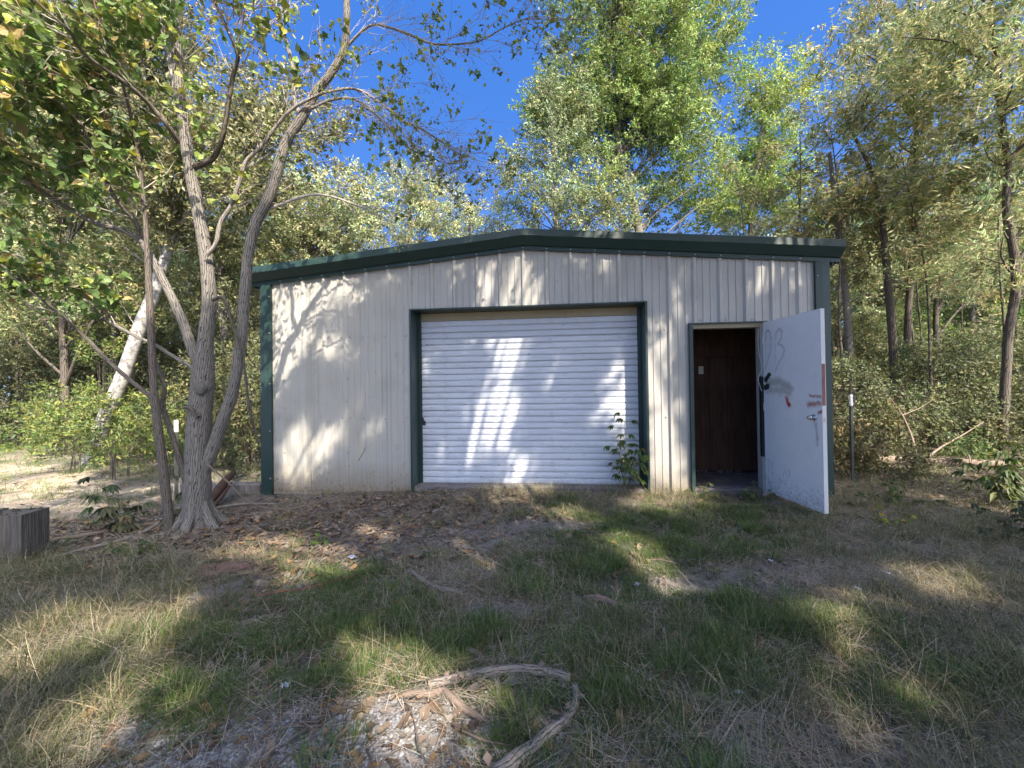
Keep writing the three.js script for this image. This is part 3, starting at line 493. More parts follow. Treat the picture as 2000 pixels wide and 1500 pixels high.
// a tree from a trunk line and the ellipsoids its crown fills: limbs run from the trunk into clumps of leafy branchlets
function growTree(t, spec, o) {
  const R = rngOf(o.seed), { density = 1, sp, clump = 0.62, size = 1, warm = 0, bright = 1, lift = 0.25, bark = M.barkDark, mat = L.any, gaps = 0.1, limbR = 0.022, per = 11 } = o;
  const trunk = spec.t, low = trunk[0], tb = new Tubes();
  const foot = [low[0] + (R() - 0.5) * 0.06, gy(low[0], low[2]) - 0.1, low[2], low[3] * 1.35];
  const line = low[1] > 0.15 ? [foot, ...trunk] : trunk.map((q, i) => i ? q : [q[0], Math.min(q[1], gy(q[0], q[2]) - 0.08), q[2], q[3] * 1.2]);
  tb.add(line, 9, { steps: 3, lump: 0.10, seed: o.seed });
  const limbs = new Tubes(), list = [];
  const curve = new THREE.CatmullRomCurve3(line.map(q => V(q[0], q[1], q[2])));
  for (const [cx, cy, cz, rx, ry] of spec.c) {
    const rz = (rx + ry) / 2 * 0.85, vol = rx * ry * rz, n = Math.max(3, Math.round(density * 7.5 * Math.pow(vol, 0.72)));
    for (let k = 0; k < n; k++) {
      let x, y, z; do { x = R() * 2 - 1; y = R() * 2 - 1; z = R() * 2 - 1; } while (x * x + y * y + z * z > 1);
      const bulge = 1 + 0.5 * fbm(x * 1.7 + cx, y * 1.7 + cy, z * 1.7, 2);
      const c = V(cx + x * rx * bulge, cy + y * ry * bulge, cz + z * rz * bulge);
      if (fbm(c.x * 0.55, c.y * 0.55, c.z * 0.55, 2) < -0.34 + gaps) continue;
      let best = 0, bd = 1e9; for (let i = 2; i <= 12; i++) { const q = curve.getPoint(i / 12), dh = Math.hypot(q.x - c.x, q.z - c.z), want = c.y - 0.65 * dh - 0.2, dd = Math.abs(q.y - want) + 0.15 * dh; if (dd < bd) { bd = dd; best = i / 12; } }
      const a = curve.getPoint(Math.max(0.15, best - 0.04 * R())), h = a.clone().lerp(c, 0.5); h.y += 0.18 * a.distanceTo(c) * (R() - 0.3); h.x += gauss(R) * 0.12; h.z += gauss(R) * 0.12;
      const lr = limbR * (0.7 + 0.6 * R()) * Math.min(1.6, 0.6 + a.distanceTo(c) * 0.35);
      limbs.add([[a.x, a.y, a.z, lr], [h.x, h.y, h.z, lr * 0.7], [c.x, c.y, c.z, lr * 0.3]], 5, { steps: 3, caps: false });
      const wob = 0.78 + 0.5 * R(), tone = 2.25 * bright * (0.85 + 0.3 * R()), hue = warm - 0.05 + (R() - 0.5) * 0.16;
      for (let i = 0; i < per; i++) {
        const d = V(gauss(R), gauss(R) * 0.8 + lift * 0.3, gauss(R)), p = c.clone().addScaledVector(d, clump * wob);
        const g = d.clone().normalize().multiplyScalar(0.8).add(V(R() - 0.5, lift + (R() - 0.5) * 0.8, R() - 0.5)).normalize();
        list.push({ p, d: g, spin: R() * 6.28, s: size * (0.7 + 0.6 * R()), c: tint(R, tone, hue) });
      }
    }
  }
  part('trunk', tb.geo(), bark, t);
  part('limbs', limbs.geo(), bark, t).userData.kind = 'stuff';
  scatter('crown', sp, mat, list, t);
  return list.length;
}
// ---------------------------------------------------------------- trees behind and beside the shed: trunk lines [x, y, z, radius] and crown ellipsoids [x, y, z, width, height]
const TREES = {
  ash: { t: [[4.34,2.38,-13.00,0.176],[4.34,4.59,-13.00,0.160],[4.30,6.12,-13.00,0.145],[4.12,7.31,-13.00,0.129],[3.75,8.68,-13.00,0.106],[3.52,10.22,-13.00,0.082],[3.41,12.11,-13.00,0.066],[3.37,13.83,-13.00,0.049]],
    c: [[4.1,13.0,-13.0,2.53,2.03],[3.0,10.2,-13.0,1.69,1.86],[5.7,10.2,-13.0,1.77,2.19],[5.7,7.6,-13.0,1.52,1.01],[2.8,8.2,-13.0,1.01,1.01],[6.7,12.2,-13.0,0.93,1.35],[5.3,15.4,-13.0,2.36,1.52],[4.4,11.1,-13.0,2.03,1.86],[2.2,12.6,-13.0,0.84,1.35]] },
  spire: { t: [[1.43,3.12,-12.00,0.093],[1.43,5.31,-12.00,0.077],[1.41,7.20,-12.00,0.062],[1.33,9.25,-12.00,0.047],[1.26,10.83,-12.00,0.031]],
    c: [[1.3,10.6,-12.0,0.41,0.86],[1.4,8.6,-12.0,0.94,1.25],[1.0,7.0,-12.0,1.48,0.94],[2.4,6.7,-12.0,1.25,0.86],[0.2,7.8,-12.0,0.44,0.86],[1.8,9.7,-12.0,0.62,0.94]] },
  midright: { t: [[8.58,2.96,-14.00,0.124],[8.56,5.88,-14.00,0.109],[8.67,7.72,-14.00,0.093],[8.99,9.92,-14.00,0.062],[9.31,12.12,-14.00,0.046]],
    c: [[9.3,11.2,-14.0,1.05,1.27],[8.8,9.2,-14.0,1.49,1.45],[7.8,7.5,-14.0,1.55,1.00],[9.9,7.5,-14.0,1.00,0.91],[10.0,12.0,-14.0,0.44,0.64]] },
  roundpale: { t: [[-4.39,3.96,-17.00,0.107],[-4.25,6.62,-17.00,0.096],[-4.33,9.29,-17.00,0.075],[-3.98,10.40,-17.00,0.043]],
    c: [[-4.1,9.6,-17.0,1.59,1.28],[-3.3,8.4,-17.0,1.32,0.88],[-5.7,8.1,-17.0,1.77,0.99]] },
  lowpale: { t: [[-1.63,3.77,-16.00,0.103],[-1.64,6.70,-16.00,0.083],[-1.54,8.16,-16.00,0.041]],
    c: [[-1.6,7.7,-16.0,1.29,0.83],[-2.7,7.3,-16.0,1.14,0.62],[-0.4,7.4,-16.0,0.83,0.94]] },
  oliveleft: { t: [[-5.71,2.20,-11.00,0.101],[-5.64,3.92,-11.00,0.089],[-5.71,5.50,-11.00,0.076],[-5.50,6.80,-11.00,0.051],[-5.09,7.51,-11.00,0.039]],
    c: [[-5.7,6.4,-11.0,1.57,1.29],[-4.4,6.5,-11.0,1.00,1.00],[-5.1,5.2,-11.0,1.57,0.86],[-7.0,6.5,-11.0,0.86,1.29],[-6.3,5.1,-11.0,1.14,0.86]] },
  left_a: { t: [[-7.64,1.37,-10.50,0.099],[-7.68,3.29,-10.50,0.088],[-7.75,5.21,-10.50,0.066],[-7.60,7.13,-10.50,0.044],[-7.46,8.37,-10.50,0.033]],
    c: [[-7.6,6.0,-10.5,1.36,1.23],[-7.7,7.7,-10.5,1.09,1.23],[-8.8,4.4,-10.5,1.36,1.09],[-7.2,4.1,-10.5,0.82,1.09]] },
  left_b: { t: [[-10.19,0.94,-9.00,0.077],[-10.24,2.70,-9.00,0.069],[-10.30,4.23,-9.00,0.061],[-10.37,5.64,-9.00,0.046],[-10.27,7.06,-9.00,0.031],[-10.15,8.24,-9.00,0.023]],
    c: [[-10.3,5.4,-9.0,1.75,1.29],[-10.9,7.3,-9.0,1.64,1.29],[-9.2,3.7,-9.0,1.40,0.94],[-9.2,6.5,-9.0,1.05,1.29],[-11.5,4.2,-9.0,1.17,0.94]] },
  left_c: { t: [[-14.96,1.47,-12.00,0.088],[-15.02,3.34,-12.00,0.078],[-14.90,5.85,-12.00,0.059],[-14.99,8.21,-12.00,0.039],[-14.64,10.26,-12.00,0.030]],
    c: [[-15.0,4.0,-12.0,2.03,1.71],[-16.2,6.8,-12.0,1.71,2.03],[-13.2,3.2,-12.0,1.71,1.25],[-14.6,8.2,-12.0,1.87,1.71]] },
  left_d: { t: [[-11.57,2.32,-11.50,0.084],[-11.64,5.02,-11.50,0.073],[-11.85,7.58,-11.50,0.052],[-12.07,10.16,-11.50,0.041],[-12.22,11.98,-11.50,0.031]],
    c: [[-12.4,11.7,-11.5,2.24,1.49],[-14.0,12.0,-11.5,2.24,1.64],[-10.9,10.3,-11.5,1.49,1.64],[-11.9,9.4,-11.5,1.64,1.49],[-14.6,10.5,-11.5,1.34,1.34]] },
  left_e: { t: [[-11.65,1.42,-13.00,0.101],[-11.74,4.13,-13.00,0.088],[-11.80,6.17,-13.00,0.062],[-11.45,8.21,-13.00,0.038]],
    c: [[-11.6,4.1,-13.0,1.86,1.35],[-11.5,6.2,-13.0,1.69,1.35],[-12.7,2.8,-13.0,1.52,1.01],[-10.1,3.4,-13.0,1.35,1.35]] },
  right_a: { t: [[8.21,-0.07,-9.50,0.084],[8.17,1.41,-9.50,0.084],[8.12,2.64,-9.50,0.075],[8.07,3.64,-9.50,0.071],[7.97,4.63,-9.50,0.066],[7.89,5.63,-9.50,0.057],[7.77,6.87,-9.50,0.038]],
    c: [[8.2,6.4,-9.5,0.74,1.05],[8.6,5.0,-9.5,0.86,0.68],[7.6,5.3,-9.5,0.49,0.68]] },
  right_b: { t: [[8.84,-0.13,-9.00,0.100],[8.80,0.34,-9.00,0.092],[8.74,1.15,-9.00,0.084],[8.70,2.56,-9.00,0.080],[8.64,3.50,-9.00,0.076],[8.58,4.44,-9.00,0.068],[8.53,5.15,-9.00,0.055],[8.29,6.21,-9.00,0.043],[7.84,7.17,-9.00,0.027]],
    c: [[8.4,7.5,-9.0,0.82,1.17],[8.8,5.7,-9.0,0.99,0.88],[8.3,8.3,-9.0,0.53,0.70]] },
  right_c: { t: [[9.19,-0.06,-9.30,0.086],[9.27,0.90,-9.30,0.077],[9.33,1.99,-9.30,0.073],[9.40,3.08,-9.30,0.068],[9.52,4.29,-9.30,0.068],[9.59,5.51,-9.30,0.059],[9.68,6.97,-9.30,0.051],[9.71,8.56,-9.30,0.034]],
    c: [[9.7,8.8,-9.3,1.33,1.45],[9.8,6.4,-9.3,1.21,1.21],[9.3,9.7,-9.3,0.66,0.97],[10.2,5.0,-9.3,0.85,0.66],[9.6,10.7,-9.3,0.97,0.85]] },
  right_d: { t: [[11.99,-0.18,-11.00,0.077],[11.95,0.53,-11.00,0.068],[11.87,1.96,-11.00,0.068],[11.88,3.40,-11.00,0.058],[12.00,4.83,-11.00,0.048],[11.98,6.56,-11.00,0.039]],
    c: [[12.4,6.0,-11.0,1.29,1.14],[12.9,4.4,-11.0,1.00,0.79]] },
  right_e: { t: [[9.00,-0.71,-7.20,0.081],[8.99,-0.34,-7.20,0.076],[8.95,0.41,-7.20,0.070],[9.02,1.34,-7.20,0.067],[9.11,2.28,-7.20,0.064],[9.26,3.03,-7.20,0.063],[9.21,3.78,-7.20,0.061],[9.11,4.44,-7.20,0.055],[9.16,5.29,-7.20,0.049],[9.06,6.24,-7.20,0.044],[8.99,7.19,-7.20,0.035],[8.92,8.33,-7.20,0.030]],
    c: [[8.9,7.6,-7.2,1.03,1.03],[9.2,6.0,-7.2,0.94,0.94],[8.4,8.3,-7.2,1.03,0.75],[9.0,4.3,-7.2,0.65,0.56],[9.9,6.9,-7.2,0.84,1.12],[10.0,4.5,-7.2,0.75,0.94]] },
  right_f: { t: [[10.37,0.47,-12.50,0.087],[10.36,3.07,-12.50,0.075],[10.47,5.03,-12.50,0.062],[10.67,6.66,-12.50,0.037]],
    c: [[10.4,3.6,-12.5,1.14,1.30],[9.7,5.0,-12.5,0.81,0.97],[11.4,2.7,-12.5,1.14,0.97]] },
  right_g: { t: [[15.83,-0.01,-13.50,0.091],[15.82,2.98,-13.50,0.080],[15.80,5.62,-13.50,0.057],[15.76,7.39,-13.50,0.034]],
    c: [[15.8,2.8,-13.5,1.93,1.58],[17.3,4.5,-13.5,1.58,1.93],[13.3,2.3,-13.5,1.58,1.05],[15.9,5.3,-13.5,1.75,1.23]] },
};
const species = {
  ash: { sp: S.ash, bark: M.barkGrey, lift: 0.45, density: 1.0, bright: 1.15, warm: 0.0, limbR: 0.018 }, spire: { sp: S.spire, bark: M.barkGrey, lift: 0.1, bright: 1.3, clump: 0.42, size: 0.85, density: 1.5 },
  olive: { sp: S.olive, bark: M.barkGrey, bright: 1.3 }, willow: { sp: S.willow, bark: M.barkDark, lift: -0.15, bright: 1.75, density: 0.95, gaps: -0.03, warm: 0.0 }, dark: { sp: S.dark, bark: M.barkDark, bright: 1.65, gaps: 0.03 },
};
const treeList = [
  ['ash', 'ash_tree', 'tall bright green ash tree rising behind the right half of the shed roof', 'ash', {}],
  ['spire', 'spire_tree', 'narrow pale olive tree with a pointed top behind the roof ridge', 'spire', {}],
  ['midright', 'ash_tree', 'smaller yellow green tree between the tall ash and the right hand wood', 'ash', { warm: 0.06, bright: 1.35, clump: 0.5 }],
  ['roundpale', 'olive_tree', 'pale round-topped tree seen over the left slope of the roof', 'olive', { bright: 1.4, warm: 0.04, size: 1.1 }],
  ['lowpale', 'olive_tree', 'low pale tree just showing above the roof left of the pointed tree', 'olive', { bright: 1.4 }],
  ['oliveleft', 'olive_tree', 'wide olive tree leaning over the left eave of the shed', 'olive', { bright: 1.35, warm: 0.0, density: 1.2 }],
  ['left_a', 'dark_tree', 'grey green tree filling the gap between the forked trunks', 'olive', { bright: 1.2 }],
  ['left_b', 'dark_tree', 'dense dark tree at the left edge behind the thin leaning stem', 'dark', { bright: 1.3, density: 1.1 }],
  ['left_c', 'dark_tree', 'dim tree at the far left edge above the sunlit clearing', 'dark', {}],
  ['left_d', 'olive_tree', 'tall pale tree high in the upper left corner behind the heart-shaped leaves', 'olive', { bright: 1.45, density: 0.9 }],
  ['left_e', 'dark_tree', 'shaded tree behind the leaning white trunk', 'dark', { bright: 1.2 }],
  ['right_a', 'willow_tree', 'slender tree with a pale patched trunk just right of the shed corner', 'willow', { bark: M.barkGrey, warm: 0.1 }],
  ['right_b', 'willow_tree', 'dark thin trunk tree, second from the shed corner in the right wood', 'willow', {}],
  ['right_c', 'willow_tree', 'straight trunk tree standing close beside the dark thin one', 'willow', { warm: 0.08 }],
  ['right_d', 'willow_tree', 'middle tree of the right wood between the straight trunk and the bent trunk', 'willow', { bright: 1.75 }],
  ['right_e', 'willow_tree', 'near dark tree with a bent trunk at the right edge', 'willow', { density: 1.1 }],
  ['right_f', 'dark_tree', 'yellowish tree deep in the wood close to the shed corner', 'olive', { bright: 1.5 }],
  ['right_g', 'dark_tree', 'hazy green tree deep in the wood near the right edge', 'ash', { bright: 1.2 }],
];
let copies = 0;
treeList.forEach(([key, name, label, kind, o], i) => { const t = thing(name, label, 'tree'); copies += growTree(t, TREES[key], { seed: 100 + i, ...species[kind], ...o }); });

// the wood beyond, read as one mass
{
  const R = rngOf(900), g = new THREE.Group(); g.name = 'distant_woods'; g.userData = { label: 'mass of distant trees closing the view behind the shed', category: 'woods', kind: 'stuff' }; scene.add(g);
  const tb = new Tubes(), list = [];
  for (let k = 0; k < 120; k++) {
    const row = k % 3, x = -46 + (Math.floor(k / 3) + R() * 0.8) * 2.35, z = -19 - row * 5 - R() * 4 + (Math.abs(x) > 14 ? 3.0 : 0), open = x > -9 && x < 2 ? 0.55 : x > 8 && x < 13 ? 0.8 : 1, h = (7 + 5 * R()) * open;
    if (Math.abs(x) < 3) continue;
    tb.add([[x, gy(x, z) - 0.1, z, 0.16], [x + gauss(R) * 0.3, h * 0.5, z, 0.11], [x + gauss(R) * 0.5, h * 0.92, z, 0.04]], 6, { steps: 2 });
    const n = 110, tone = 0.9 + 0.45 * R();
    for (let i = 0; i < n; i++) { const a = R() * 6.28, v = Math.pow(R(), 0.8), r = (1.9 + 0.7 * R()) * Math.sqrt(R()) * (1 - 0.5 * v); list.push({ p: V(x + Math.cos(a) * r, h * (0.12 + 0.9 * v), z + Math.sin(a) * r), d: V(Math.cos(a) * 0.7, 0.4 + gauss(R) * 0.5, Math.sin(a) * 0.7).normalize(), spin: R() * 6, s: 0.8 + 0.6 * R(), c: tint(R, tone, 0.02) }); }
  }
  part('trunks', tb.geo(), M.barkDark, g); scatter('crowns', S.far, L.any, list, g);
}

// ---------------------------------------------------------------- trees behind the viewpoint: their crowns dapple the yard and the shed front
{
  const A = V(SUN.z, 0, -SUN.x).normalize(), B = V(0, 0, 0).crossVectors(SUN, A).normalize();    // axes across the sun's rays
  // gaps in the canopy as seen along the sun: centre and half sizes
  const gaps = [[1.36,1.97,0.20,0.23],[2.29,1.22,0.10,0.07],[-0.65,2.05,0.11,0.14],[0.29,1.47,0.08,0.08],[0.52,1.08,0.25,0.09],[2.84,0.62,0.26,0.05],[3.93,0.50,0.28,0.05],[-0.21,2.79,0.26,0.17],[2.42,3.00,0.53,0.21],[3.96,2.10,0.49,0.18],[-1.14,2.13,0.14,0.18],[0.20,2.34,0.20,0.14],[-0.65,1.50,0.16,0.06],[2.60,1.66,0.15,0.06],[2.12,0.37,0.17,0.05],[2.58,2.28,0.18,0.07],[0.86,2.75,0.13,0.08],[2.61,3.96,0.22,0.58],[2.11,3.98,0.16,0.34],[2.76,4.56,0.14,0.29],[2.44,4.68,0.08,0.24],[3.84,3.46,0.08,0.61],[3.15,4.02,0.10,0.09],[2.30,4.91,0.09,0.15],[3.47,3.37,0.08,0.07],[1.70,4.88,0.07,0.10],[1.32,5.67,0.09,0.10],[1.55,5.52,0.08,0.09],[2.06,5.40,0.07,0.13],[2.37,5.14,0.11,0.14],[2.70,5.01,0.08,0.18],[3.34,4.79,0.07,0.08],[3.59,4.68,0.09,0.06],[3.60,4.46,0.05,0.05],[4.58,4.12,0.10,0.05],[4.90,3.61,0.07,0.10],[5.20,3.51,0.11,0.19],[5.50,3.37,0.05,0.15],[4.19,3.20,0.11,0.26],[4.13,2.65,0.13,0.18],[4.31,3.72,0.05,0.22],[0.87,5.19,0.08,0.19],[0.38,4.43,0.42,0.12],[0.57,4.68,0.18,0.10],[1.10,4.40,0.09,0.10],[0.08,4.78,0.18,0.19],[5.15,3.78,0.10,0.05],[4.05,3.59,0.05,0.27]];
  const open = (a, b) => { for (const [x, y, p, q] of gaps) if (((a - x) / (p * 1.1 + (y > 3.15 ? 0.07 : 0.19))) ** 2 + ((b - y) / (q * 1.1 + (y > 3.15 ? 0.07 : 0.19))) ** 2 < 1) return true; return false; };
  const edge = a => a < -0.5 ? 4.5 : a < 0.45 ? 4.5 + 0.75 * Math.min(1, (a + 0.5) / 0.5) : a < 0.85 ? 5.25 : a < 1.35 ? 5.25 + 2.05 * (a - 0.85) / 0.5 : 7.3 - 0.30 * Math.max(0, a - 3);
  const R = rngOf(555), stands = [[-1.6, 3.4], [3.2, 3.0], [6.6, 2.2], [4.6, 6.0], [9.6, 0.6], [1.0, 6.5]];
  const crowns = stands.map(() => []), tips = stands.map(() => []);
  const shadeSprig = sprig(21, 46, { len: 0.34, leaf: 0.085, wide: 0.5, tints: T.fresh, branch: 4, spread: 0.3 });
  for (let k = 0; k < 30000; k++) {
    const a = -3.2 + 11.4 * R(), b = -2.6 + 10.2 * R(), y = 6.2 + 5.2 * R();
    if (b > edge(a) + 0.35 * gauss(R) || open(a, b)) continue;
    const n = fbm(a * 1.3, b * 1.3, 4.2, 3); if (n < -0.36 + 0.05 * R() || (a > 6.3 && n < 0.05) || R() > 0.72) continue;
    const s = (y - B.y * b) / SUN.y, p = V(0, 0, 0).addScaledVector(A, a).addScaledVector(B, b).addScaledVector(SUN, s);
    if (p.z < -0.2 && (p.y - 1.3) < -p.z * 1.2 + 0.5) continue;
    let best = 0, bd = 1e9; stands.forEach(([x, z], i) => { const d = Math.hypot(p.x - x, p.z - z); if (d < bd) { bd = d; best = i; } });
    crowns[best].push({ p, d: V(R() - 0.5, 0.3 + R() * 0.5, R() - 0.5).normalize(), spin: R() * 6.28, s: 0.8 + 0.5 * R(), c: tint(R, 1.2) });
    if (R() < 0.035) tips[best].push(p);
  }
  stands.forEach(([x, z], i) => {
    const t = thing('shade_tree', 'tall leafy tree standing behind the viewpoint, shading the yard', 'tree', [0, 0, 0], 0, 'trees behind the viewpoint');
    const h = 9.5, tb = new Tubes().add([[x, -0.2, z, 0.2], [x + 0.1, 2.5, z, 0.16], [x + 0.2, 5.5, z - 0.1, 0.12], [x + 0.15, h, z - 0.3, 0.04]], 9, { lump: 0.1 }), lb = new Tubes();
    for (const p of tips[i]) { const y0 = Math.min(h - 0.5, Math.max(3.5, p.y - 0.5 * Math.hypot(p.x - x, p.z - z) - 1)); lb.add([[x + 0.15, y0, z - 0.1, 0.035], [(x + p.x) / 2, (y0 + p.y) / 2 + 0.2, (z + p.z) / 2, 0.024], [p.x, p.y, p.z, 0.008]], 5, { caps: false }); }
    part('trunk', tb.geo(), M.barkGrey, t); if (tips[i].length) part('limbs', lb.geo(), M.barkGrey, t).userData.kind = 'stuff'; scatter('crown', shadeSprig, L.any, crowns[i], t);
    copies += crowns[i].length;
  });
}
console.log('leaf copies', copies);

{
  const R = rngOf(640);
  [[6.9, -9.6], [7.5, -8.9], [8.0, -10.8], [10.1, -9.9], [10.7, -8.6], [11.3, -10.9], [9.9, -12.2], [12.6, -9.8], [7.2, -12.0], [13.6, -11.8], [8.9, -8.3]].forEach(([x, z]) => {
    const t = thing('sapling', 'slender dark sapling trunk standing in the right hand wood', 'sapling', [0, 0, 0], 0, 'saplings of the right hand wood'), h = 4.5 + 3.5 * R(), r = 0.025 + 0.03 * R(), g0 = gy(x, z), lx = gauss(R) * 0.5, lz = gauss(R) * 0.3, tb = new Tubes(), list = [];
    const at = q => [x + lx * q * q + 0.06 * Math.sin(q * 9 + x), g0 - 0.1 + h * q, z + lz * q * q, r * (1 - 0.75 * q)];
    tb.add([0, 0.2, 0.4, 0.6, 0.8, 1].map(at), 7, { steps: 3, lump: 0.08, seed: x });
    for (let k = 0; k < 13; k++) { const q = 0.25 + 0.72 * R(), p = at(q), a = R() * 6.28, l = 0.4 + 0.7 * R(), e = [p[0] + Math.cos(a) * l, p[1] + l * (0.1 + 0.5 * R()), p[2] + Math.sin(a) * l, 0.003]; tb.add([[p[0], p[1], p[2], 0.010], [(p[0] + e[0]) / 2, (p[1] + e[1]) / 2 + 0.05, (p[2] + e[2]) / 2, 0.007], e], 5, { steps: 2, caps: false }); if (q > 0.45) for (let i = 0; i < 3; i++) list.push({ p: V(e[0] + gauss(R) * 0.15, e[1] + gauss(R) * 0.15, e[2] + gauss(R) * 0.15), d: V(Math.cos(a), 0.2, Math.sin(a)).normalize(), spin: R() * 6, s: 0.7 + 0.5 * R(), c: tint(R, 2.4) }); }
    part('trunk', tb.geo(), M.barkDark, t); scatter('crown', S.willow, L.any, list, t);
  });
}

// ---------------------------------------------------------------- the near trees: limb lines [x, y, z, radius]
const FORK = {
  trunk: [[-3.09,-0.2,-3.88,0.19],[-3.1,-0.03,-3.88,0.145],[-3.11,0.13,-3.88,0.118],[-3.1,0.48,-3.88,0.108],[-3.09,0.83,-3.88,0.104],[-3.07,1.13,-3.88,0.1],[-3.04,1.41,-3.88,0.092],[-3.03,1.68,-3.88,0.088]],
  middle: [[-3.03,1.63,-3.88,0.071],[-3.00,1.93,-3.88,0.064],[-2.97,2.19,-3.88,0.064],[-2.99,2.49,-3.88,0.056],[-3.02,2.75,-3.88,0.056],[-3.07,3.05,-3.88,0.056],[-3.14,3.41,-3.88,0.053],[-3.20,3.82,-3.88,0.051],[-3.25,4.23,-3.88,0.049],[-3.28,4.69,-3.88,0.047],[-3.31,5.20,-3.88,0.043],[-3.32,5.66,-3.88,0.040],[-3.35,6.23,-3.88,0.029]],
  pale_fork: [[-3.26,4.13,-3.88,0.033],[-3.31,4.43,-3.88,0.032],[-3.37,4.71,-3.88,0.030],[-3.44,4.95,-3.88,0.028],[-3.50,5.20,-3.88,0.028],[-3.53,5.56,-3.88,0.025],[-3.58,5.98,-3.88,0.017]],
  left_low: [[-3.06,1.56,-3.88,0.048],[-3.13,1.68,-3.88,0.048],[-3.20,1.89,-3.88,0.044],[-3.30,2.14,-3.88,0.040],[-3.40,2.35,-3.88,0.037],[-3.52,2.58,-3.88,0.035],[-3.64,2.79,-3.88,0.031],[-3.80,2.90,-3.88,0.027],[-4.12,3.00,-3.88,0.024],[-4.30,3.14,-3.70,0.018],[-4.36,3.25,-3.50,0.013],[-4.41,3.36,-3.20,0.009]],
  left_up: [[-3.62,2.76,-3.88,0.024],[-3.71,3.01,-3.88,0.021],[-3.79,3.15,-3.80,0.016],[-3.81,3.32,-3.70,0.013],[-3.83,3.55,-3.60,0.011],[-3.90,3.91,-3.50,0.009]],
  right: [[-3.05,0.50,-3.88,0.060],[-2.95,0.73,-3.88,0.057],[-2.87,0.97,-3.88,0.053],[-2.77,1.23,-3.88,0.052],[-2.72,1.44,-3.88,0.050],[-2.66,1.84,-3.88,0.049],[-2.63,2.20,-3.88,0.049],[-2.60,2.53,-3.88,0.047],[-2.58,2.69,-3.88,0.047],[-2.51,2.96,-3.88,0.048],[-2.38,3.22,-3.88,0.048],[-2.30,3.47,-3.88,0.049],[-2.19,3.79,-3.88,0.045],[-2.05,4.00,-3.88,0.044],[-1.91,4.25,-3.88,0.040],[-1.75,4.45,-3.88,0.039],[-1.61,4.65,-3.85,0.035],[-1.56,4.92,-3.80,0.032],[-1.56,5.10,-3.80,0.030],[-1.55,5.29,-3.70,0.025]],
  r_up: [[-2.05,4.00,-3.88,0.025],[-2.12,4.18,-3.88,0.023],[-2.12,4.43,-3.88,0.021],[-2.19,4.75,-3.88,0.019],[-2.28,5.03,-3.88,0.018],[-2.34,5.19,-3.88,0.016],[-2.41,5.45,-3.88,0.012]],
  r_mid: [[-1.99,4.08,-3.88,0.014],[-1.75,4.18,-3.88,0.012],[-1.51,4.18,-3.88,0.012],[-1.21,3.93,-3.90,0.010],[-1.02,3.74,-3.95,0.008],[-0.70,3.62,-4.00,0.005]],
  r_arch: [[-1.64,4.64,-3.88,0.014],[-1.52,4.75,-3.85,0.012],[-1.31,4.85,-3.80,0.011],[-1.00,4.77,-3.80,0.011],[-0.74,4.66,-3.80,0.010],[-0.51,4.65,-3.80,0.009],[-0.27,4.68,-3.80,0.007],[-0.04,4.80,-3.80,0.006],[0.15,4.88,-3.80,0.004],[0.30,4.93,-3.80,0.003]],
  r_low: [[-1.84,4.25,-3.88,0.011],[-1.57,4.38,-4.00,0.012],[-1.35,4.29,-4.05,0.012],[-1.09,4.10,-4.10,0.011],[-0.94,4.04,-4.10,0.010],[-0.68,3.87,-4.10,0.007],[-0.48,3.73,-4.10,0.004]],
  cross: [[-2.94,2.62,-3.80,0.019],[-2.85,2.73,-3.80,0.019],[-2.80,2.94,-3.80,0.019],[-2.70,3.10,-3.80,0.018],[-2.61,3.36,-3.80,0.018],[-2.55,3.53,-3.80,0.016],[-2.42,3.66,-3.80,0.017],[-2.22,3.91,-3.80,0.015],[-2.08,4.05,-3.80,0.014],[-1.80,4.19,-3.80,0.014]],
  near_dark: [[-3.13,3.52,-3.88,0.029],[-2.88,3.56,-3.80,0.026],[-2.71,3.68,-3.70,0.022],[-2.62,3.92,-3.65,0.020],[-2.53,4.21,-3.60,0.018],[-2.45,4.35,-3.55,0.016],[-2.48,4.49,-3.50,0.014],[-2.53,4.63,-3.45,0.012],[-2.58,4.80,-3.40,0.010]],
  up_left: [[-3.26,3.77,-3.88,0.029],[-3.28,3.88,-3.75,0.022],[-3.35,3.98,-3.70,0.020],[-3.39,4.05,-3.50,0.017],[-3.50,4.11,-3.30,0.014],[-3.53,4.17,-3.20,0.012],[-3.47,4.18,-3.10,0.010],[-3.55,4.26,-3.00,0.008],[-3.65,4.39,-2.90,0.007]],
  sucker: [[-3.17,0.20,-3.88,0.029],[-3.21,0.41,-3.88,0.029],[-3.30,0.72,-3.88,0.029],[-3.37,0.95,-3.88,0.025],[-3.44,1.18,-3.88,0.023],[-3.42,1.34,-3.88,0.018],[-3.47,1.52,-3.88,0.014],[-3.53,1.69,-3.88,0.011]],
  pale_limb: [[-3.10,1.48,-3.88,0.022],[-3.17,1.56,-3.88,0.020],[-3.34,1.66,-3.88,0.018],[-3.49,1.76,-3.88,0.018],[-3.70,1.86,-3.88,0.015],[-3.98,2.02,-3.88,0.015],[-4.28,2.19,-4.00,0.013],[-4.52,2.43,-4.05,0.013],[-4.84,2.64,-4.10,0.010],[-5.16,2.75,-4.10,0.006]],
  vine: [[-2.87,2.18,-3.78,0.018],[-2.78,2.21,-3.78,0.015],[-2.74,2.17,-3.78,0.013],[-2.67,1.92,-3.78,0.013],[-2.60,1.74,-3.78,0.013],[-2.56,1.49,-3.78,0.011],[-2.52,1.14,-3.78,0.012],[-2.48,0.98,-3.78,0.010],[-2.43,0.78,-3.78,0.008]],
  stub: [[-3.01,1.06,-3.78,0.022],[-3.08,1.15,-3.78,0.021],[-3.14,1.16,-3.78,0.018]],
};
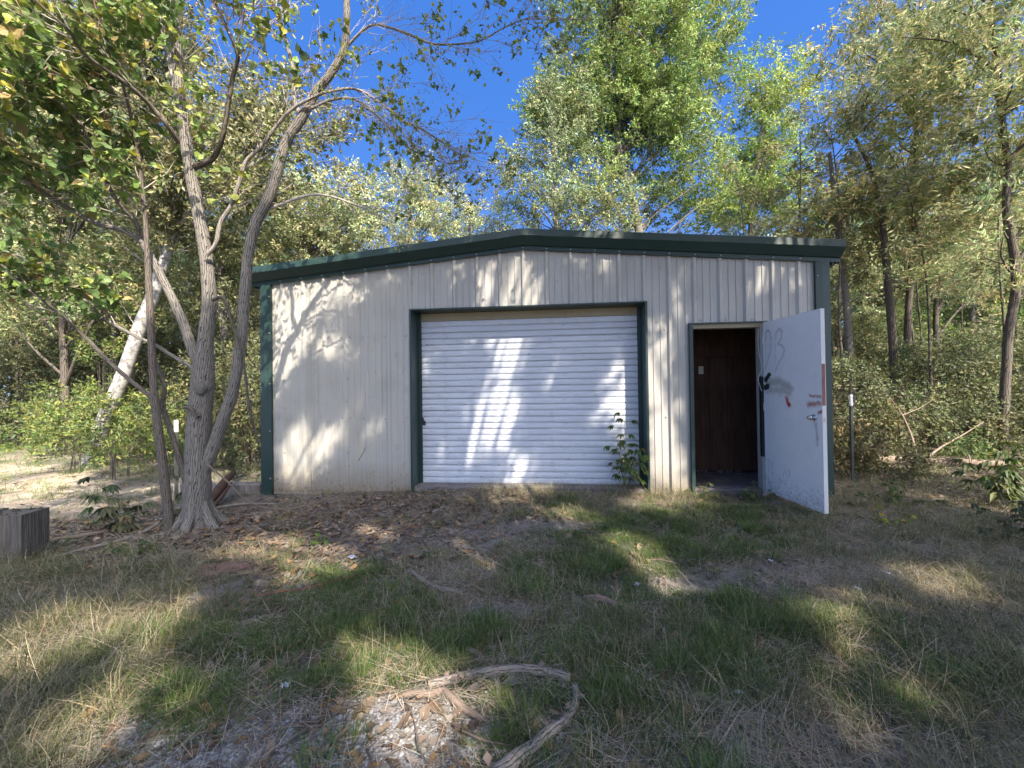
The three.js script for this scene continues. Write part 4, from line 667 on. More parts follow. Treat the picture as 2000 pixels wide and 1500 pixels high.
const THIN = {
  thin: [[-3.27,-0.07,-3.75,0.048],[-3.27,0.08,-3.75,0.041],[-3.29,0.30,-3.75,0.038],[-3.34,0.73,-3.75,0.036],[-3.39,1.15,-3.75,0.034],[-3.42,1.58,-3.75,0.030],[-3.44,2.09,-3.75,0.029],[-3.46,2.52,-3.75,0.024],[-3.48,2.92,-3.75,0.018],[-3.52,3.34,-3.75,0.017],[-3.58,3.79,-3.75,0.013],[-3.54,4.12,-3.60,0.011],[-3.58,4.46,-3.50,0.009],[-3.57,4.68,-3.40,0.007]],
  thin_limb: [[-3.41,1.23,-3.75,0.024],[-3.47,1.29,-3.75,0.022],[-3.64,1.43,-3.75,0.020],[-3.85,1.62,-3.75,0.019],[-4.05,1.83,-3.75,0.017],[-4.10,2.01,-3.60,0.014],[-4.18,2.15,-3.50,0.012],[-4.24,2.29,-3.40,0.010],[-4.37,2.47,-3.30,0.007]],
};
const WHITE = {
  pale: [[-7.89,0.31,-7.50,0.120],[-7.74,0.85,-7.50,0.115],[-7.63,1.09,-7.50,0.116],[-7.42,1.59,-7.50,0.111],[-7.22,2.14,-7.50,0.106],[-7.04,2.65,-7.50,0.107],[-6.83,3.13,-7.50,0.102],[-6.70,3.54,-7.50,0.092],[-6.59,3.84,-7.50,0.083],[-6.38,4.46,-7.50,0.070],[-6.02,4.78,-7.50,0.050],[-5.46,5.16,-7.50,0.037],[-5.04,5.56,-7.50,0.030],[-4.55,5.85,-7.50,0.023]],
  pale_up: [[-6.59,3.84,-7.50,0.062],[-6.46,4.50,-7.50,0.055],[-6.43,5.08,-7.50,0.049],[-6.80,5.88,-7.50,0.041],[-6.94,6.67,-7.50,0.034],[-6.99,7.66,-7.50,0.027]],
};
// twigs and leaf sprays grown from a limb; where = [from, to] along it
function growTwigs(R, twigs, sprays, line, n, o) {
  const { where = [0.3, 1], len = [0.35, 0.8], bias = V(0, 0.2, 0), spread = 1, leaf = 1, sub = 2, r = 0.0055, size = 1, keep = 1, c = 2.15 } = o;
  const curve = new THREE.CatmullRomCurve3(line.map(q => V(q[0], q[1], q[2])), false, 'centripetal');
  const grow = (s, d, l, rad, depth) => {
    const pts = [s.clone()], dir = d.clone(), p = s.clone();
    for (let i = 0; i < 4; i++) { dir.add(V(gauss(R), gauss(R) + 0.12, gauss(R)).multiplyScalar(0.16)).normalize(); p.addScaledVector(dir, l / 4); pts.push(p.clone()); }
    twigs.add(pts.map((q, i) => [q.x, q.y, q.z, rad * (1 - 0.2 * i)]), 4, { steps: 2, caps: false });
    if (depth > 0) for (let i = 0; i < sub; i++) { const at = pts[1 + Math.floor(R() * 3.9)]; if (at) grow(at, dir.clone().add(V(gauss(R), gauss(R), gauss(R)).multiplyScalar(0.75)).normalize(), l * (0.4 + 0.35 * R()), rad * 0.6, depth - 1); }
    for (let i = 1; i < pts.length; i++) if (R() < 0.62 * leaf) { if (R() > keep * 0.8) continue; sprays.push({ p: pts[i].clone(), d: dir.clone().add(V(gauss(R), gauss(R), gauss(R)).multiplyScalar(0.7)).normalize(), spin: R() * 6.28, s: size * (0.7 + 0.55 * R()), c: tint(R, c) }); }
  };
  for (let k = 0; k < n; k++) {
    const t = where[0] + (where[1] - where[0]) * Math.pow(R(), 0.8), s = curve.getPoint(t), tan = curve.getTangent(t);
    const d = tan.multiplyScalar(0.7).add(V(gauss(R), gauss(R), gauss(R)).multiplyScalar(0.85 * spread)).add(bias).normalize();
    grow(s, d, len[0] + (len[1] - len[0]) * R(), r, 1);
  }
}
{
  const t = thing('forked_tree', 'large grey-barked forked tree with heart-shaped leaves left of the shed', 'tree');
  const limb = (name, key, mat, sides = 9, lump = 0.12, label) => part(name, new Tubes().add(FORK[key], sides, { steps: 5, lump, seed: key.length * 3 }).geo(), mat, t, label);
  const root = new Tubes();
  for (const [a, l] of [[0.3, 0.25], [1.5, 0.22], [2.5, 0.27], [4.4, 0.26], [5.6, 0.24]]) { const c = Math.cos(a), q = Math.sin(a), y = gy(-3.09, -3.88); root.add([[-3.09 + c * 0.075, y + 0.22, -3.88 + q * 0.075, 0.03], [-3.09 + c * 0.115, y + 0.08, -3.88 + q * 0.115, 0.045], [-3.09 + c * 0.17, y + 0.0, -3.88 + q * 0.17, 0.045], [-3.09 + c * l, y - 0.07, -3.88 + q * l, 0.03]], 8, { lump: 0.14, steps: 4 }); }
  part('roots', root.geo(), M.barkGrey, t);
  part('trunk', new Tubes().add(FORK.trunk, 20, { steps: 9, lump: 0.10, seed: 2 }).geo(), M.barkGrey, t);
  const kn = new THREE.SphereGeometry(0.062, 14, 10); { const p = kn.attributes.position; for (let i = 0; i < p.count; i++) { const k = 1 + 0.45 * N3(p.getX(i) * 20, p.getY(i) * 20, p.getZ(i) * 20); p.setXYZ(i, p.getX(i) * k, p.getY(i) * k * 1.25, p.getZ(i) * k); } kn.computeVertexNormals(); kn.translate(-3.01, 1.34, -3.82); }
  part('burl', kn, M.barkGrey, t, 'knobbly burl below the fork');
  limb('stem', 'middle', M.barkGrey, 16, 0.06, 'upright middle stem'); limb('stem', 'right', M.barkGrey, 16, 0.06, 'right stem leaning over the shed'); limb('stem', 'left_low', M.barkGrey, 12, 0.1, 'left stem arching to the left');
  limb('limb', 'pale_fork', M.barkPale, 10); limb('limb', 'left_up', M.barkThin); limb('limb', 'pale_limb', M.barkGrey, 8); limb('limb', 'sucker', M.barkThin, 9);
  for (const k of ['r_up', 'r_mid', 'r_arch', 'r_low', 'cross', 'up_left']) limb('limb', k, k === 'up_left' ? M.barkThin : M.barkLimb, 8, 0.08);
  limb('limb', 'near_dark', M.barkDark, 8); limb('vine', 'vine', M.barkDark, 7, 0.2, 'dead vine hanging from the middle stem'); limb('stub', 'stub', M.barkDark, 8, 0.2, 'broken dark stub');
  const R = rngOf(4242), twigs = new Tubes(), a = [], b = [];
  const g = (k, n, o, into = b) => growTwigs(R, twigs, into, Array.isArray(k) ? k : FORK[k], n, o);
  // dense on the left, towards the viewer and outwards
  g('up_left', 15, { where: [0.1, 1], bias: V(-0.5, 0.25, 0.1), len: [0.4, 1.0], size: 1, sub: 3 }, a);
  g('left_up', 9, { where: [0.1, 1], bias: V(-0.5, 0.3, 0.0), len: [0.4, 1.0], sub: 3 }, a);
  g('left_low', 12, { where: [0.55, 1], bias: V(-0.3, 0.4, 0.1), len: [0.4, 0.9], sub: 3 }, a);
  g('pale_limb', 8, { where: [0.4, 1], bias: V(-0.2, 0.5, 0), len: [0.3, 0.8] }, a);
  g('pale_fork', 4, { where: [0.3, 1], bias: V(-0.7, 0.2, 0.2), len: [0.5, 1.0] }, a);
  g('middle', 4, { where: [0.45, 0.95], bias: V(-0.8, 0.1, -0.2), len: [0.5, 1.1], keep: 0.7 }, a);
  g('near_dark', 16, { where: [0.1, 1], bias: V(0.15, 0.1, 0.2), len: [0.3, 0.7], keep: 0.75 });
  g('middle', 7, { where: [0.35, 0.8], bias: V(0.8, 0, 0.3), len: [0.3, 0.6], keep: 0.6 });
  // sparse and twiggy over the shed
  const thin = { keep: 0.26, leaf: 0.8, r: 0.0036, sub: 4, size: 0.62 };
  g('cross', 16, { where: [0.2, 1], bias: V(0.3, 0.0, 0.1), len: [0.3, 0.7], ...thin });
  g('right', 10, { where: [0.55, 1], bias: V(0.45, 0.1, 0.1), len: [0.4, 1.0], ...thin });
  g('r_up', 18, { where: [0.2, 1], bias: V(0.0, 0.3, 0.1), len: [0.3, 0.8], ...thin });
  g('r_mid', 28, { where: [0.15, 1], bias: V(0.3, -0.25, 0.0), len: [0.3, 0.8], ...thin });
  g('r_low', 32, { where: [0.1, 1], bias: V(0.3, -0.25, 0.0), len: [0.3, 0.8], ...thin });
  g('r_arch', 38, { where: [0.1, 1], bias: V(0.25, -0.2, 0.0), len: [0.3, 0.8], ...thin });
  g('right', 5, { where: [0.5, 0.75], bias: V(0.7, -0.5, -0.2), len: [0.5, 1.1], ...thin, keep: 0.3 });
  const leaning = [[-2.44, 3.1, -3.9, 0.016], [-2.0, 3.35, -4.1, 0.012], [-1.62, 3.3, -4.3, 0.008], [-1.3, 3.2, -4.5, 0.004]];
  twigs.add(leaning, 6, { steps: 4 }); g(leaning, 6, { where: [0.2, 1], bias: V(0.2, -0.1, 0), len: [0.25, 0.6], ...thin });
  part('twigs', twigs.geo(), M.twig, t).userData.kind = 'stuff';
  scatter('crown', S.tallowThick, L.any, a, t); scatter('crown', S.tallow, L.any, b, t);
  // small dark seed heads on the bare twigs
  const seeds = []; for (let k = 0; k < 420; k++) { const e = b[Math.floor(R() * b.length)]; seeds.push({ p: e.p.clone().add(V(gauss(R), gauss(R) - 0.2, gauss(R)).multiplyScalar(0.11)), spin: R() * 6, s: 0.7 + 0.6 * R(), c: R() < 0.5 ? rgb(0.07, 0.05, 0.05) : rgb(0.42, 0.38, 0.34) }); }
  const sg = new THREE.IcosahedronGeometry(0.0075, 0); scatter('seed_heads', sg, new THREE.MeshStandardMaterial({ color: 0xffffff, roughness: 0.8 }), seeds, t);
}
{
  const t = thing('thin_tree', 'thin dark young tree standing just left of the forked trunk', 'tree');
  part('trunk', new Tubes().add(THIN.thin, 11, { steps: 5, lump: 0.07, seed: 8 }).geo(), M.barkThin, t); part('limb', new Tubes().add(THIN.thin_limb, 6, { steps: 4, lump: 0.06, seed: 9 }).geo(), M.barkThin, t);
  const R = rngOf(77), tw = new Tubes(), a = [];
  growTwigs(R, tw, a, THIN.thin, 10, { where: [0.62, 1], bias: V(-0.25, 0.25, 0.1), len: [0.35, 0.8], sub: 3 }); growTwigs(R, tw, a, THIN.thin_limb, 9, { where: [0.55, 1], bias: V(-0.3, 0.4, 0), len: [0.3, 0.7] });
  part('twigs', tw.geo(), M.twig, t).userData.kind = 'stuff'; scatter('crown', S.tallowThick, L.any, a, t);
}
{
  const t = thing('white_trunk_tree', 'leaning tree with a sunlit white trunk behind the thin young tree', 'tree');
  const foot = [[-8.0, gy(-8, -7.5) - 0.1, -7.5, 0.21]];
  part('trunk', new Tubes().add(foot.concat(WHITE.pale), 14, { steps: 5, lump: 0.07, seed: 5 }).geo(), M.barkPale, t); part('limb', new Tubes().add(WHITE.pale_up, 9, { steps: 4, lump: 0.06 }).geo(), M.barkPale, t);
  const R = rngOf(78), tw = new Tubes(), a = [];
  for (const [k, n] of [['pale', 40], ['pale_up', 30]]) growTwigs(R, tw, a, WHITE[k], n, { where: [0.5, 1], bias: V(0, 0.3, 0), len: [0.7, 1.6], sub: 3, r: 0.012, size: 1.1 });
  part('twigs', tw.geo(), M.barkPale, t).userData.kind = 'stuff'; scatter('crown', S.olive, L.any, a.map(e => ({ ...e, c: rgb(1.9, 1.8, 1.6) })), t);
}

// ---------------------------------------------------------------- bushes and weeds
function bush(label, name, [x, y, z, rx, ry], o) {
  const t = thing(name, label, o.category || 'bush', [0, 0, 0], 0, o.group), R = rngOf(Math.round(1000 + x * 131 + z * 17 + y * 7)), g0 = gy(x, z), list = [], st = new Tubes();
  const { sp = S.shrub, n = 60, bright = 1.2, warm = 0, size = 1, lift = 0.4 } = o, top = y + ry, stems = 5 + Math.floor(R() * 4);
  for (let i = 0; i < stems; i++) { const a = R() * 6.28, q = Math.sqrt(R()); st.add([[x + Math.cos(a) * 0.12, g0 - 0.06, z + Math.sin(a) * 0.12, 0.012], [x + Math.cos(a) * rx * q * 0.5, (g0 + top) / 2, z + Math.sin(a) * rx * q * 0.5, 0.008], [x + Math.cos(a) * rx * q * 0.9, g0 + (top - g0) * (0.8 + 0.2 * R()), z + Math.sin(a) * rx * q * 0.8, 0.003]], 5, { steps: 2, caps: false }); }
  const cnt = Math.round(n * Math.max(0.35, rx * (top - g0) * 1.7));
  for (let i = 0; i < cnt; i++) {
    const a = R() * 6.28, v = Math.pow(R(), 0.75), bulge = 1 + 0.45 * fbm(Math.cos(a) * 1.4 + x, v * 3, Math.sin(a) * 1.4 + z, 2), r = Math.pow(R(), 0.45) * Math.sqrt(Math.max(0.05, 1 - (v * 1.05 - 0.35) ** 2 * 1.3)) * bulge;
    const d = V(Math.cos(a) * 0.8, lift + gauss(R) * 0.5, Math.sin(a) * 0.8).normalize();
    list.push({ p: V(x + Math.cos(a) * r * rx, g0 + v * (top - g0), z + Math.sin(a) * r * rx * 0.85), d, spin: R() * 6.28, s: size * (0.65 + 0.6 * R()), c: tint(R, bright, warm) });
  }
  part('stems', st.geo(), M.barkThin, t).userData.kind = 'stuff'; scatter('foliage', sp, L.any, list, t);
}
[
  ['green bush right beside the back of the open door', [6.5, 1.1, -7.6, 0.45, 0.6], {}], ['leafy bush at the foot of the dark thin trunk', [6.7, 0.3, -7.3, 0.55, 0.45], { warm: 0.12 }],
  ['broad bush behind the fallen log on the right', [8.0, 0.4, -7.9, 0.8, 0.65], { bright: 1.4 }], ['tall bright bush left of the bent trunk', [9.6, 1.0, -8.8, 1.0, 0.95], { bright: 1.5 }],
  ['low bush at the right end of the fallen log', [8.9, 0.3, -7.5, 0.75, 0.5], { bright: 1.2, warm: 0.1 }], ['dark bush at the right edge under the bent trunk', [10.3, 0.3, -7.9, 0.7, 0.85], { sp: S.dark }],
  ['brown-stemmed scrub against the right shed corner', [4.9, 0.2, -6.2, 0.22, 0.5], { warm: 0.25, sp: S.olive, n: 90 }], ['yellow green thicket between the two thin trunks', [9.4, 1.3, -10.0, 1.1, 0.85], { bright: 1.5 }],
  ['wide thicket deep behind the bent trunk', [13.0, 1.4, -10.5, 1.4, 1.2], { bright: 1.4 }], ['high thicket deep behind the pale patched trunk', [9.0, 2.0, -11.0, 1.0, 0.9], { bright: 1.5, warm: 0.1 }],
  ['deep green thicket at the far right edge', [15.5, 1.2, -11.0, 1.7, 1.3], { sp: S.dark, bright: 1.3 }], ['shaded thicket close behind the shed back corner', [7.0, 1.4, -11.2, 1.1, 1.3], { sp: S.dark }], ['dim thicket at the end of the log clearing', [11.2, 0.9, -9.2, 0.9, 1.0], { bright: 1.3 }],
  ['sprawling low brambles in front of the fallen log', [5.6, -0.05, -6.1, 0.55, 0.2], { warm: 0.15, n: 110 }], ['low brambles near the bent trunk foot', [7.7, -0.05, -5.9, 0.8, 0.28], { n: 90, sp: S.weed, bright: 0.9 }],
].forEach(([l, e, o]) => bush(l, 'bush', e, o));
[
  ['bright yellow green bush between the forked tree and the shed corner', [-5.1, 1.3, -7.5, 0.45, 0.8], { bright: 1.3, warm: 0.03 }], ['low bright bush by the left shed corner', [-4.55, 0.25, -6.9, 0.32, 0.5], { bright: 1.25, warm: 0.03 }],
  ['small sunny bush behind the forked trunk foot', [-5.5, 0.4, -7.3, 0.42, 0.55], { bright: 1.3 }], ['weedy bush left of the leaning white trunk', [-8.9, 0.6, -9.0, 0.65, 0.6], { sp: S.weed, bright: 1.2 }],
  ['pale weedy bush at the foot of the leaning white trunk', [-7.2, 0.2, -8.0, 0.65, 0.42], { sp: S.weed, bright: 1.3, warm: 0.1 }], ['bush in the clearing edge left of the weedy one', [-10.5, 0.8, -9.8, 0.75, 0.65], { bright: 1.2 }],
  ['large dark bush at the left edge beyond the clearing', [-13.4, 1.2, -11.2, 1.3, 1.2], { sp: S.dark, bright: 1.3 }], ['olive bush behind the thin young tree', [-6.6, 1.2, -8.7, 0.5, 0.7], { bright: 1.4, warm: 0.1 }],
  ['low grassy bush at the far left of the clearing', [-12.7, 0.4, -10.2, 0.85, 0.5], { sp: S.weed, bright: 1.1 }], ['narrow bush between white trunk and forked tree', [-8.0, 1.0, -9.8, 0.6, 0.7], { bright: 1.4 }],
  ['tall thin bush rising beside the shed side wall', [-5.7, 2.8, -9.2, 0.5, 1.0], { bright: 1.4, warm: 0.1 }], ['wide shaded bush under the far left trees', [-11.8, 0.9, -12.0, 1.4, 1.0], { sp: S.dark, bright: 1.2 }], ['shaded thicket behind the leaning white trunk', [-9.2, 1.2, -11.6, 1.3, 1.2], { sp: S.dark, bright: 1.2 }], ['deep thicket behind the forked tree', [-7.0, 1.2, -10.6, 1.0, 1.2], { bright: 1.2 }],
].forEach(([l, e, o]) => bush(l, 'bush', e, o));
[
  ['tall yellow-tipped weed beside the white trunk', [-8.4, 1.6, -8.1, 0.22, 0.75]], ['spreading yellow-tipped weed left of the tall one', [-9.8, 0.9, -8.6, 0.5, 0.4]], ['yellow-tipped weed between white trunk and thin tree', [-7.1, 0.7, -7.7, 0.42, 0.45]], ['leggy yellow-tipped weed hiding the foot of the leaning white trunk', [-7.75, 0.6, -7.05, 0.45, 0.45]], ['thin yellow-tipped weed in the clearing behind the broad-leaved weed', [-6.6, 0.3, -6.6, 0.35, 0.35]], ['low yellow green weed just behind the forked trunk', [-5.9, 0.05, -6.9, 0.36, 0.3]],
].forEach(([l, e]) => bush(l, 'goldenrod', e, { sp: S.weed, bright: 1.15, warm: 0.05, n: 60, lift: 0.9, category: 'weed' }));

// ---------------------------------------------------------------- grass, straw, litter, stones
function tuft(seed, n, o) {
  const R = rngOf(seed), f = new Faces(), { h = [0.05, 0.11], w = 0.0035, lean = 0.6, rad = 0.03, cols, seg = 2, sag = 0.5, flat = 0 } = o;
  for (let k = 0; k < n; k++) {
    const a = R() * 6.28, q = rad * Math.sqrt(R()), L0 = h[0] + (h[1] - h[0]) * R(), az = flat ? R() * 6.28 : a + gauss(R) * 0.9, ln = lean * (0.3 + 0.9 * R());
    const cl = cols[Math.floor(R() * cols.length)], j = 0.8 + 0.4 * R(), col = cl.map(v => v * j);
    let p = V(Math.cos(a) * q, flat ? 0.004 + 0.02 * R() : -0.012, Math.sin(a) * q), el = flat ? 0.1 + gauss(R) * 0.16 : Math.PI / 2 - ln; const side = V(-Math.sin(az), 0, Math.cos(az));
    let wd = w * (0.7 + 0.6 * R()), A = p.clone().addScaledVector(side, -wd / 2), Bq = p.clone().addScaledVector(side, wd / 2);
    for (let s = 0; s < seg; s++) {
      const c = p.clone().add(V(Math.cos(az) * Math.cos(el), Math.sin(el), Math.sin(az) * Math.cos(el)).multiplyScalar(L0 / seg)); const w2 = wd * (1 - (s + 1) / seg) + 0.0002;
      const A2 = c.clone().addScaledVector(side, -w2 / 2), B2 = c.clone().addScaledVector(side, w2 / 2);
      if (s === seg - 1) f.tri(A, Bq, c, col); else f.quad(A, Bq, B2, A2, col);
      A = A2; Bq = B2; p = c; el -= sag * (0.5 + R()) * (flat ? 0.12 : 1) / seg;
    }
  }
  return f.geo();
}
const C = { green: [[0.065, 0.125, 0.024], [0.09, 0.16, 0.034], [0.125, 0.18, 0.045], [0.20, 0.20, 0.085]], dry: [[0.34, 0.29, 0.19], [0.44, 0.385, 0.265], [0.25, 0.21, 0.145], [0.17, 0.175, 0.08]], straw: [[0.44, 0.38, 0.28], [0.34, 0.285, 0.205], [0.24, 0.20, 0.15], [0.5, 0.45, 0.36]], olive: [[0.09, 0.13, 0.034], [0.135, 0.16, 0.05], [0.19, 0.19, 0.09], [0.34, 0.30, 0.195]] };
const pebble = seed => { const g = new THREE.IcosahedronGeometry(1, 0), p = g.attributes.position, R = rngOf(seed), m = new Map(); for (let i = 0; i < p.count; i++) { const k = [p.getX(i), p.getY(i), p.getZ(i)].map(v => v.toFixed(3)).join(); if (!m.has(k)) m.set(k, 0.72 + 0.5 * R()); const s = m.get(k); p.setXYZ(i, p.getX(i) * s, p.getY(i) * s * 0.6, p.getZ(i) * s * 0.85); } g.computeVertexNormals(); return g; };
const fallen = seed => { const f = new Faces(), R = rngOf(seed), c = [1, 1, 1], q = []; for (let i = 0; i < 8; i++) { const a = i / 8 * 6.28, r = (i === 2 ? 1.5 : 0.8 + 0.35 * R()); q.push(V(Math.cos(a) * r * 0.6, 0.22 * gauss(R) + 0.18 * Math.abs(Math.cos(a)), Math.sin(a) * r)); } const m = V(0, -0.03, 0); for (let i = 0; i < 8; i++) f.tri(m, q[i], q[(i + 1) % 8], c); return f.geo(); };
{
  const R = rngOf(31337), inShed = (x, z) => { const dx = x + 3.459, dz = z + 5.49, u = dx * 0.995 + dz * 0.0998, w = -dx * 0.0998 + dz * 0.995; return u > -0.05 && u < W + 0.05 && w < 0.03 && w > -DEEP && !(u > G0 + 0.08 && u < G1 - 0.08 && w > -0.2); };
  const up = (lean = 0.25) => V(gauss(R) * lean, 1, gauss(R) * lean).normalize();
  // picks ground points, closer together near the viewer, with a chance given by prob(x, z)
  const strew = (n, prob, make) => { const l = []; let tries = 0; while (l.length < n && tries++ < n * 40) { const d = 1.15 + 6.2 * Math.pow(R(), 1.35), x = (R() * 2 - 1) * 1.45 * d, z = -d; if (inShed(x, z) || R() > prob(x, z)) continue; if (Math.hypot(x + 3.1, z + 3.88) < 0.2) continue; const e = make(x, z); if (e) l.push(e); } return l; };
  const lying = [[-0.4, -1.81, 0.25, -1.85], [-0.2, -1.9, 0.17, -1.9], [0.27, -1.8, 0.19, -1.6], [0.19, -1.6, 0, -1.44], [-0.52, -1.75, -0.29, -1.76], [-0.29, -1.74, -0.1, -1.6], [-0.78, -2.99, -0.35, -2.63], [0.45, -2.57, 0.82, -2.4], [-0.26, -2.06, -0.15, -1.99]];
  const clearOf = (x, z) => { for (const [a, b, c, d] of lying) { const t = clamp(((x - a) * (c - a) + (z - b) * (d - b)) / ((c - a) ** 2 + (d - b) ** 2)), q = Math.hypot(x - a - t * (c - a), z - b - t * (d - b)); if (q < 0.075 && (z > b + t * (d - b) - 0.02)) return 0.05; } return 1; };
  const stuff = (name, label, category, geo, mat, list) => { const m = scatter(name, geo, mat, list, scene); m.userData = { label, category, kind: 'stuff' }; return m; };
  const P = (x, z, h = 0) => V(x, gy(x, z) + h, z);

  const mowed = [tuft(11, 16, { cols: C.green }), tuft(12, 14, { cols: C.green, h: [0.03, 0.08], lean: 0.9 })];
  mowed.forEach((g, i) => stuff(i ? 'low_grass' : 'green_grass', i ? 'short sparse green grass over the yard' : 'patches of green grass in the trodden yard', 'grass', g, bladeMat, strew(i ? 4500 : 5500, (x, z) => clearOf(x, z) * (1 - 0.82 * bareAt(x, z)) * clamp(greenAt(x, z) * 1.1 * smooth(-0.22, 0.12, fbm(x * 4.5, z * 4.5, 6, 2)) + 0.10 * smooth(0.0, 0.2, fbm(x * 2.2, z * 2.2, 7.7, 3)) + (i ? 0.09 : 0.015)) * (1 - 0.75 * gravelAt(x, z)) * (1 - 0.8 * litterAt(x, z)), (x, z) => ({ p: P(x, z), d: up(), spin: R() * 6.28, s: (i ? 0.8 : 0.9) * (0.6 + 0.7 * R()), c: tint(R, 1.05) }))));
  stuff('grass_clumps', 'thick green grass clumps standing out of the trodden yard', 'grass', tuft(20, 46, { cols: C.green, h: [0.07, 0.19], lean: 0.85, w: 0.0042, seg: 3, sag: 0.9, rad: 0.055 }), bladeMat, strew(1150, (x, z) => clearOf(x, z) * (1 - 0.9 * bareAt(x, z)) * clamp(greenAt(x, z) * 0.9 + 0.05) * smooth(-0.05, 0.18, fbm(x * 3.1, z * 3.1, 26, 3)), (x, z) => ({ p: P(x, z), d: up(), spin: R() * 6.28, s: 0.5 + 0.55 * R(), c: tint(R, 0.95) })));
  const dry = [tuft(13, 14, { cols: C.dry, h: [0.04, 0.12], lean: 0.9, w: 0.0028 }), tuft(14, 14, { cols: C.olive, h: [0.05, 0.14], lean: 0.8, w: 0.003 })];
  dry.forEach((g, i) => stuff(i ? 'fading_grass' : 'dry_grass', i ? 'fading olive grass mixed through the yard' : 'dry straw-coloured grass in the yard', 'grass', g, bladeMat, strew(i ? 3600 : 2900, (x, z) => clearOf(x, z) * (1 - 0.82 * bareAt(x, z)) * clamp(strawAt(x, z) * 1.0 * smooth(-0.2, 0.1, fbm(x * 4, z * 4, 16, 2)) + 0.08 + 0.3 * fbm(x * 1.7, z * 1.7, 3.3, 3)) * (1 - 0.8 * gravelAt(x, z)) * (1 - 0.6 * litterAt(x, z)), (x, z) => ({ p: P(x, z), d: up(0.4), spin: R() * 6.28, s: 0.55 + 0.7 * R(), c: tint(R, 1.0, 0.04) }))));
  stuff('straw', 'loose flattened straw and dead stalks lying on the ground', 'straw', tuft(15, 12, { cols: C.straw, h: [0.06, 0.22], w: 0.0024, flat: 1, rad: 0.09 }), dryMat, strew(6000, (x, z) => clamp(0.38 + 0.4 * strawAt(x, z) - 0.2 * greenAt(x, z)) * (1 - 0.7 * gravelAt(x, z)), (x, z) => ({ p: P(x, z, 0.002), d: up(0.12), spin: R() * 6.28, s: 0.5 + 0.8 * R(), c: tint(R, 0.85, 0.05) })));
  // long grass at both margins, combed over
  const longAt = (x, z) => Math.max(smooth(-1.55, -2.1, x + 0.25 * fbm(x * 2, z * 2, 8, 2) - 0.18 * (z + 2)) * smooth(-3.7, -3.0, z), 1.0 * smooth(2.1, 3.2, x + 0.3 * fbm(x * 2, z * 2, 5, 2) + 0.5 * (z + 3.4)) * smooth(-5.8, -4.8, z), 0.55 * smooth(3.6, 4.6, x) * smooth(-5.9, -5.2, z));
  const tall = [tuft(16, 18, { cols: C.olive, h: [0.16, 0.42], lean: 0.9, w: 0.0042, seg: 4, sag: 1.5, rad: 0.05 }), tuft(17, 14, { cols: C.dry.concat(C.straw), h: [0.2, 0.5], lean: 0.95, w: 0.0032, seg: 4, sag: 1.6, rad: 0.05 })];
  tall.forEach((g, i) => stuff(i ? 'tall_straw' : 'tall_grass', i ? 'long bleached stalks bent over at the yard margins' : 'long olive grass bent over at the yard margins', 'grass', g, bladeMat, strew(i ? 620 : 1350, (x, z) => longAt(x, z) * 0.9 * smooth(-0.35, 0.1, fbm(x * 1.5, z * 1.5, 2 + i, 2)), (x, z) => ({ p: P(x, z), d: V(x < 0 ? -0.35 + gauss(R) * 0.3 : 0.3 + gauss(R) * 0.35, 1, 0.15 + gauss(R) * 0.3).normalize(), spin: R() * 6.28, s: (x > 0 ? 0.62 : 0.8) * (0.6 + 0.6 * R()), c: tint(R, 0.95, 0.03) }))));
  { const nr = []; for (let k = 0; k < 130; k++) { const left = k < 60, x = left ? -4.3 + 0.95 * R() : 3.25 + 2.1 * R(), z = left ? -3.05 + 0.22 * gauss(R) + 0.1 : -3.9 - 1.5 * R(); nr.push({ p: P(x, z), d: up(0.35), spin: R() * 6.28, s: (left ? 0.65 : 0.8) * (0.6 + 0.6 * R()), c: tint(R, 1.0, 0.04) }); } stuff('weedy_grass', 'weedy grass crowding the timber post foot and the ground right of the open door', 'grass', tall[0], bladeMat, nr); }
  // weeds along the door and the wall foot
  const foot = [], base = (u, w) => V(-3.459 + u * 0.995 - w * 0.0998, 0, -5.49 + u * 0.0998 + w * 0.995);
  for (let k = 0; k < 420; k++) { const u = R() < 0.75 ? 3.0 + 2.9 * R() : 0.3 + 6.9 * R(), w = 0.05 + 0.45 * R() * R() - (u > 2.4 && u < 5.1 ? 0.12 : 0), q = base(u, w); if (u < 2.2 && R() < 0.7) continue; foot.push({ p: P(q.x, q.z), d: up(0.3), spin: R() * 6.28, s: (0.35 + 0.5 * R()) * (u > 5.2 && u < 5.8 ? 1.3 : 1), c: tint(R, 1.1, 0.03) }); }
  stuff('wall_foot_grass', 'wispy dry grass along the foot of the roll-up door and doorway', 'grass', tuft(18, 12, { cols: C.olive.concat(C.dry), h: [0.14, 0.4], lean: 0.75, w: 0.003, seg: 3, sag: 1.0, rad: 0.05 }), bladeMat, foot);
  // sunny clearing grass on the left and far ground cover
  const far = []; for (let k = 0; k < 5200; k++) { const left = R() < 0.55, x = left ? -3.6 - 11 * R() : 4.0 + 14 * R(), z = -5.2 - 9 * Math.pow(R(), 0.8); if (inShed(x, z)) continue; const s = sandAt(x, z); if (left && R() < s * 0.8 * smooth(-0.1, 0.1, fbm(x * 0.9, z * 1.3, 5, 2))) continue; far.push({ p: P(x, z), d: up(0.35), spin: R() * 6.28, s: 0.45 + 0.6 * R(), c: tint(R, left ? 1.25 : 0.9, 0.03) }); }
  stuff('rough_grass', 'rough grass of the clearing and under the trees', 'grass', tuft(19, 20, { cols: C.olive.concat(C.green), h: [0.12, 0.34], lean: 0.9, w: 0.006, seg: 3, sag: 1.2, rad: 0.14 }), bladeMat, far);
  // fallen leaves
  const leafCols = [[0.165, 0.105, 0.068], [0.22, 0.148, 0.095], [0.12, 0.08, 0.058], [0.29, 0.215, 0.145], [0.22, 0.18, 0.15], [0.27, 0.165, 0.075]];
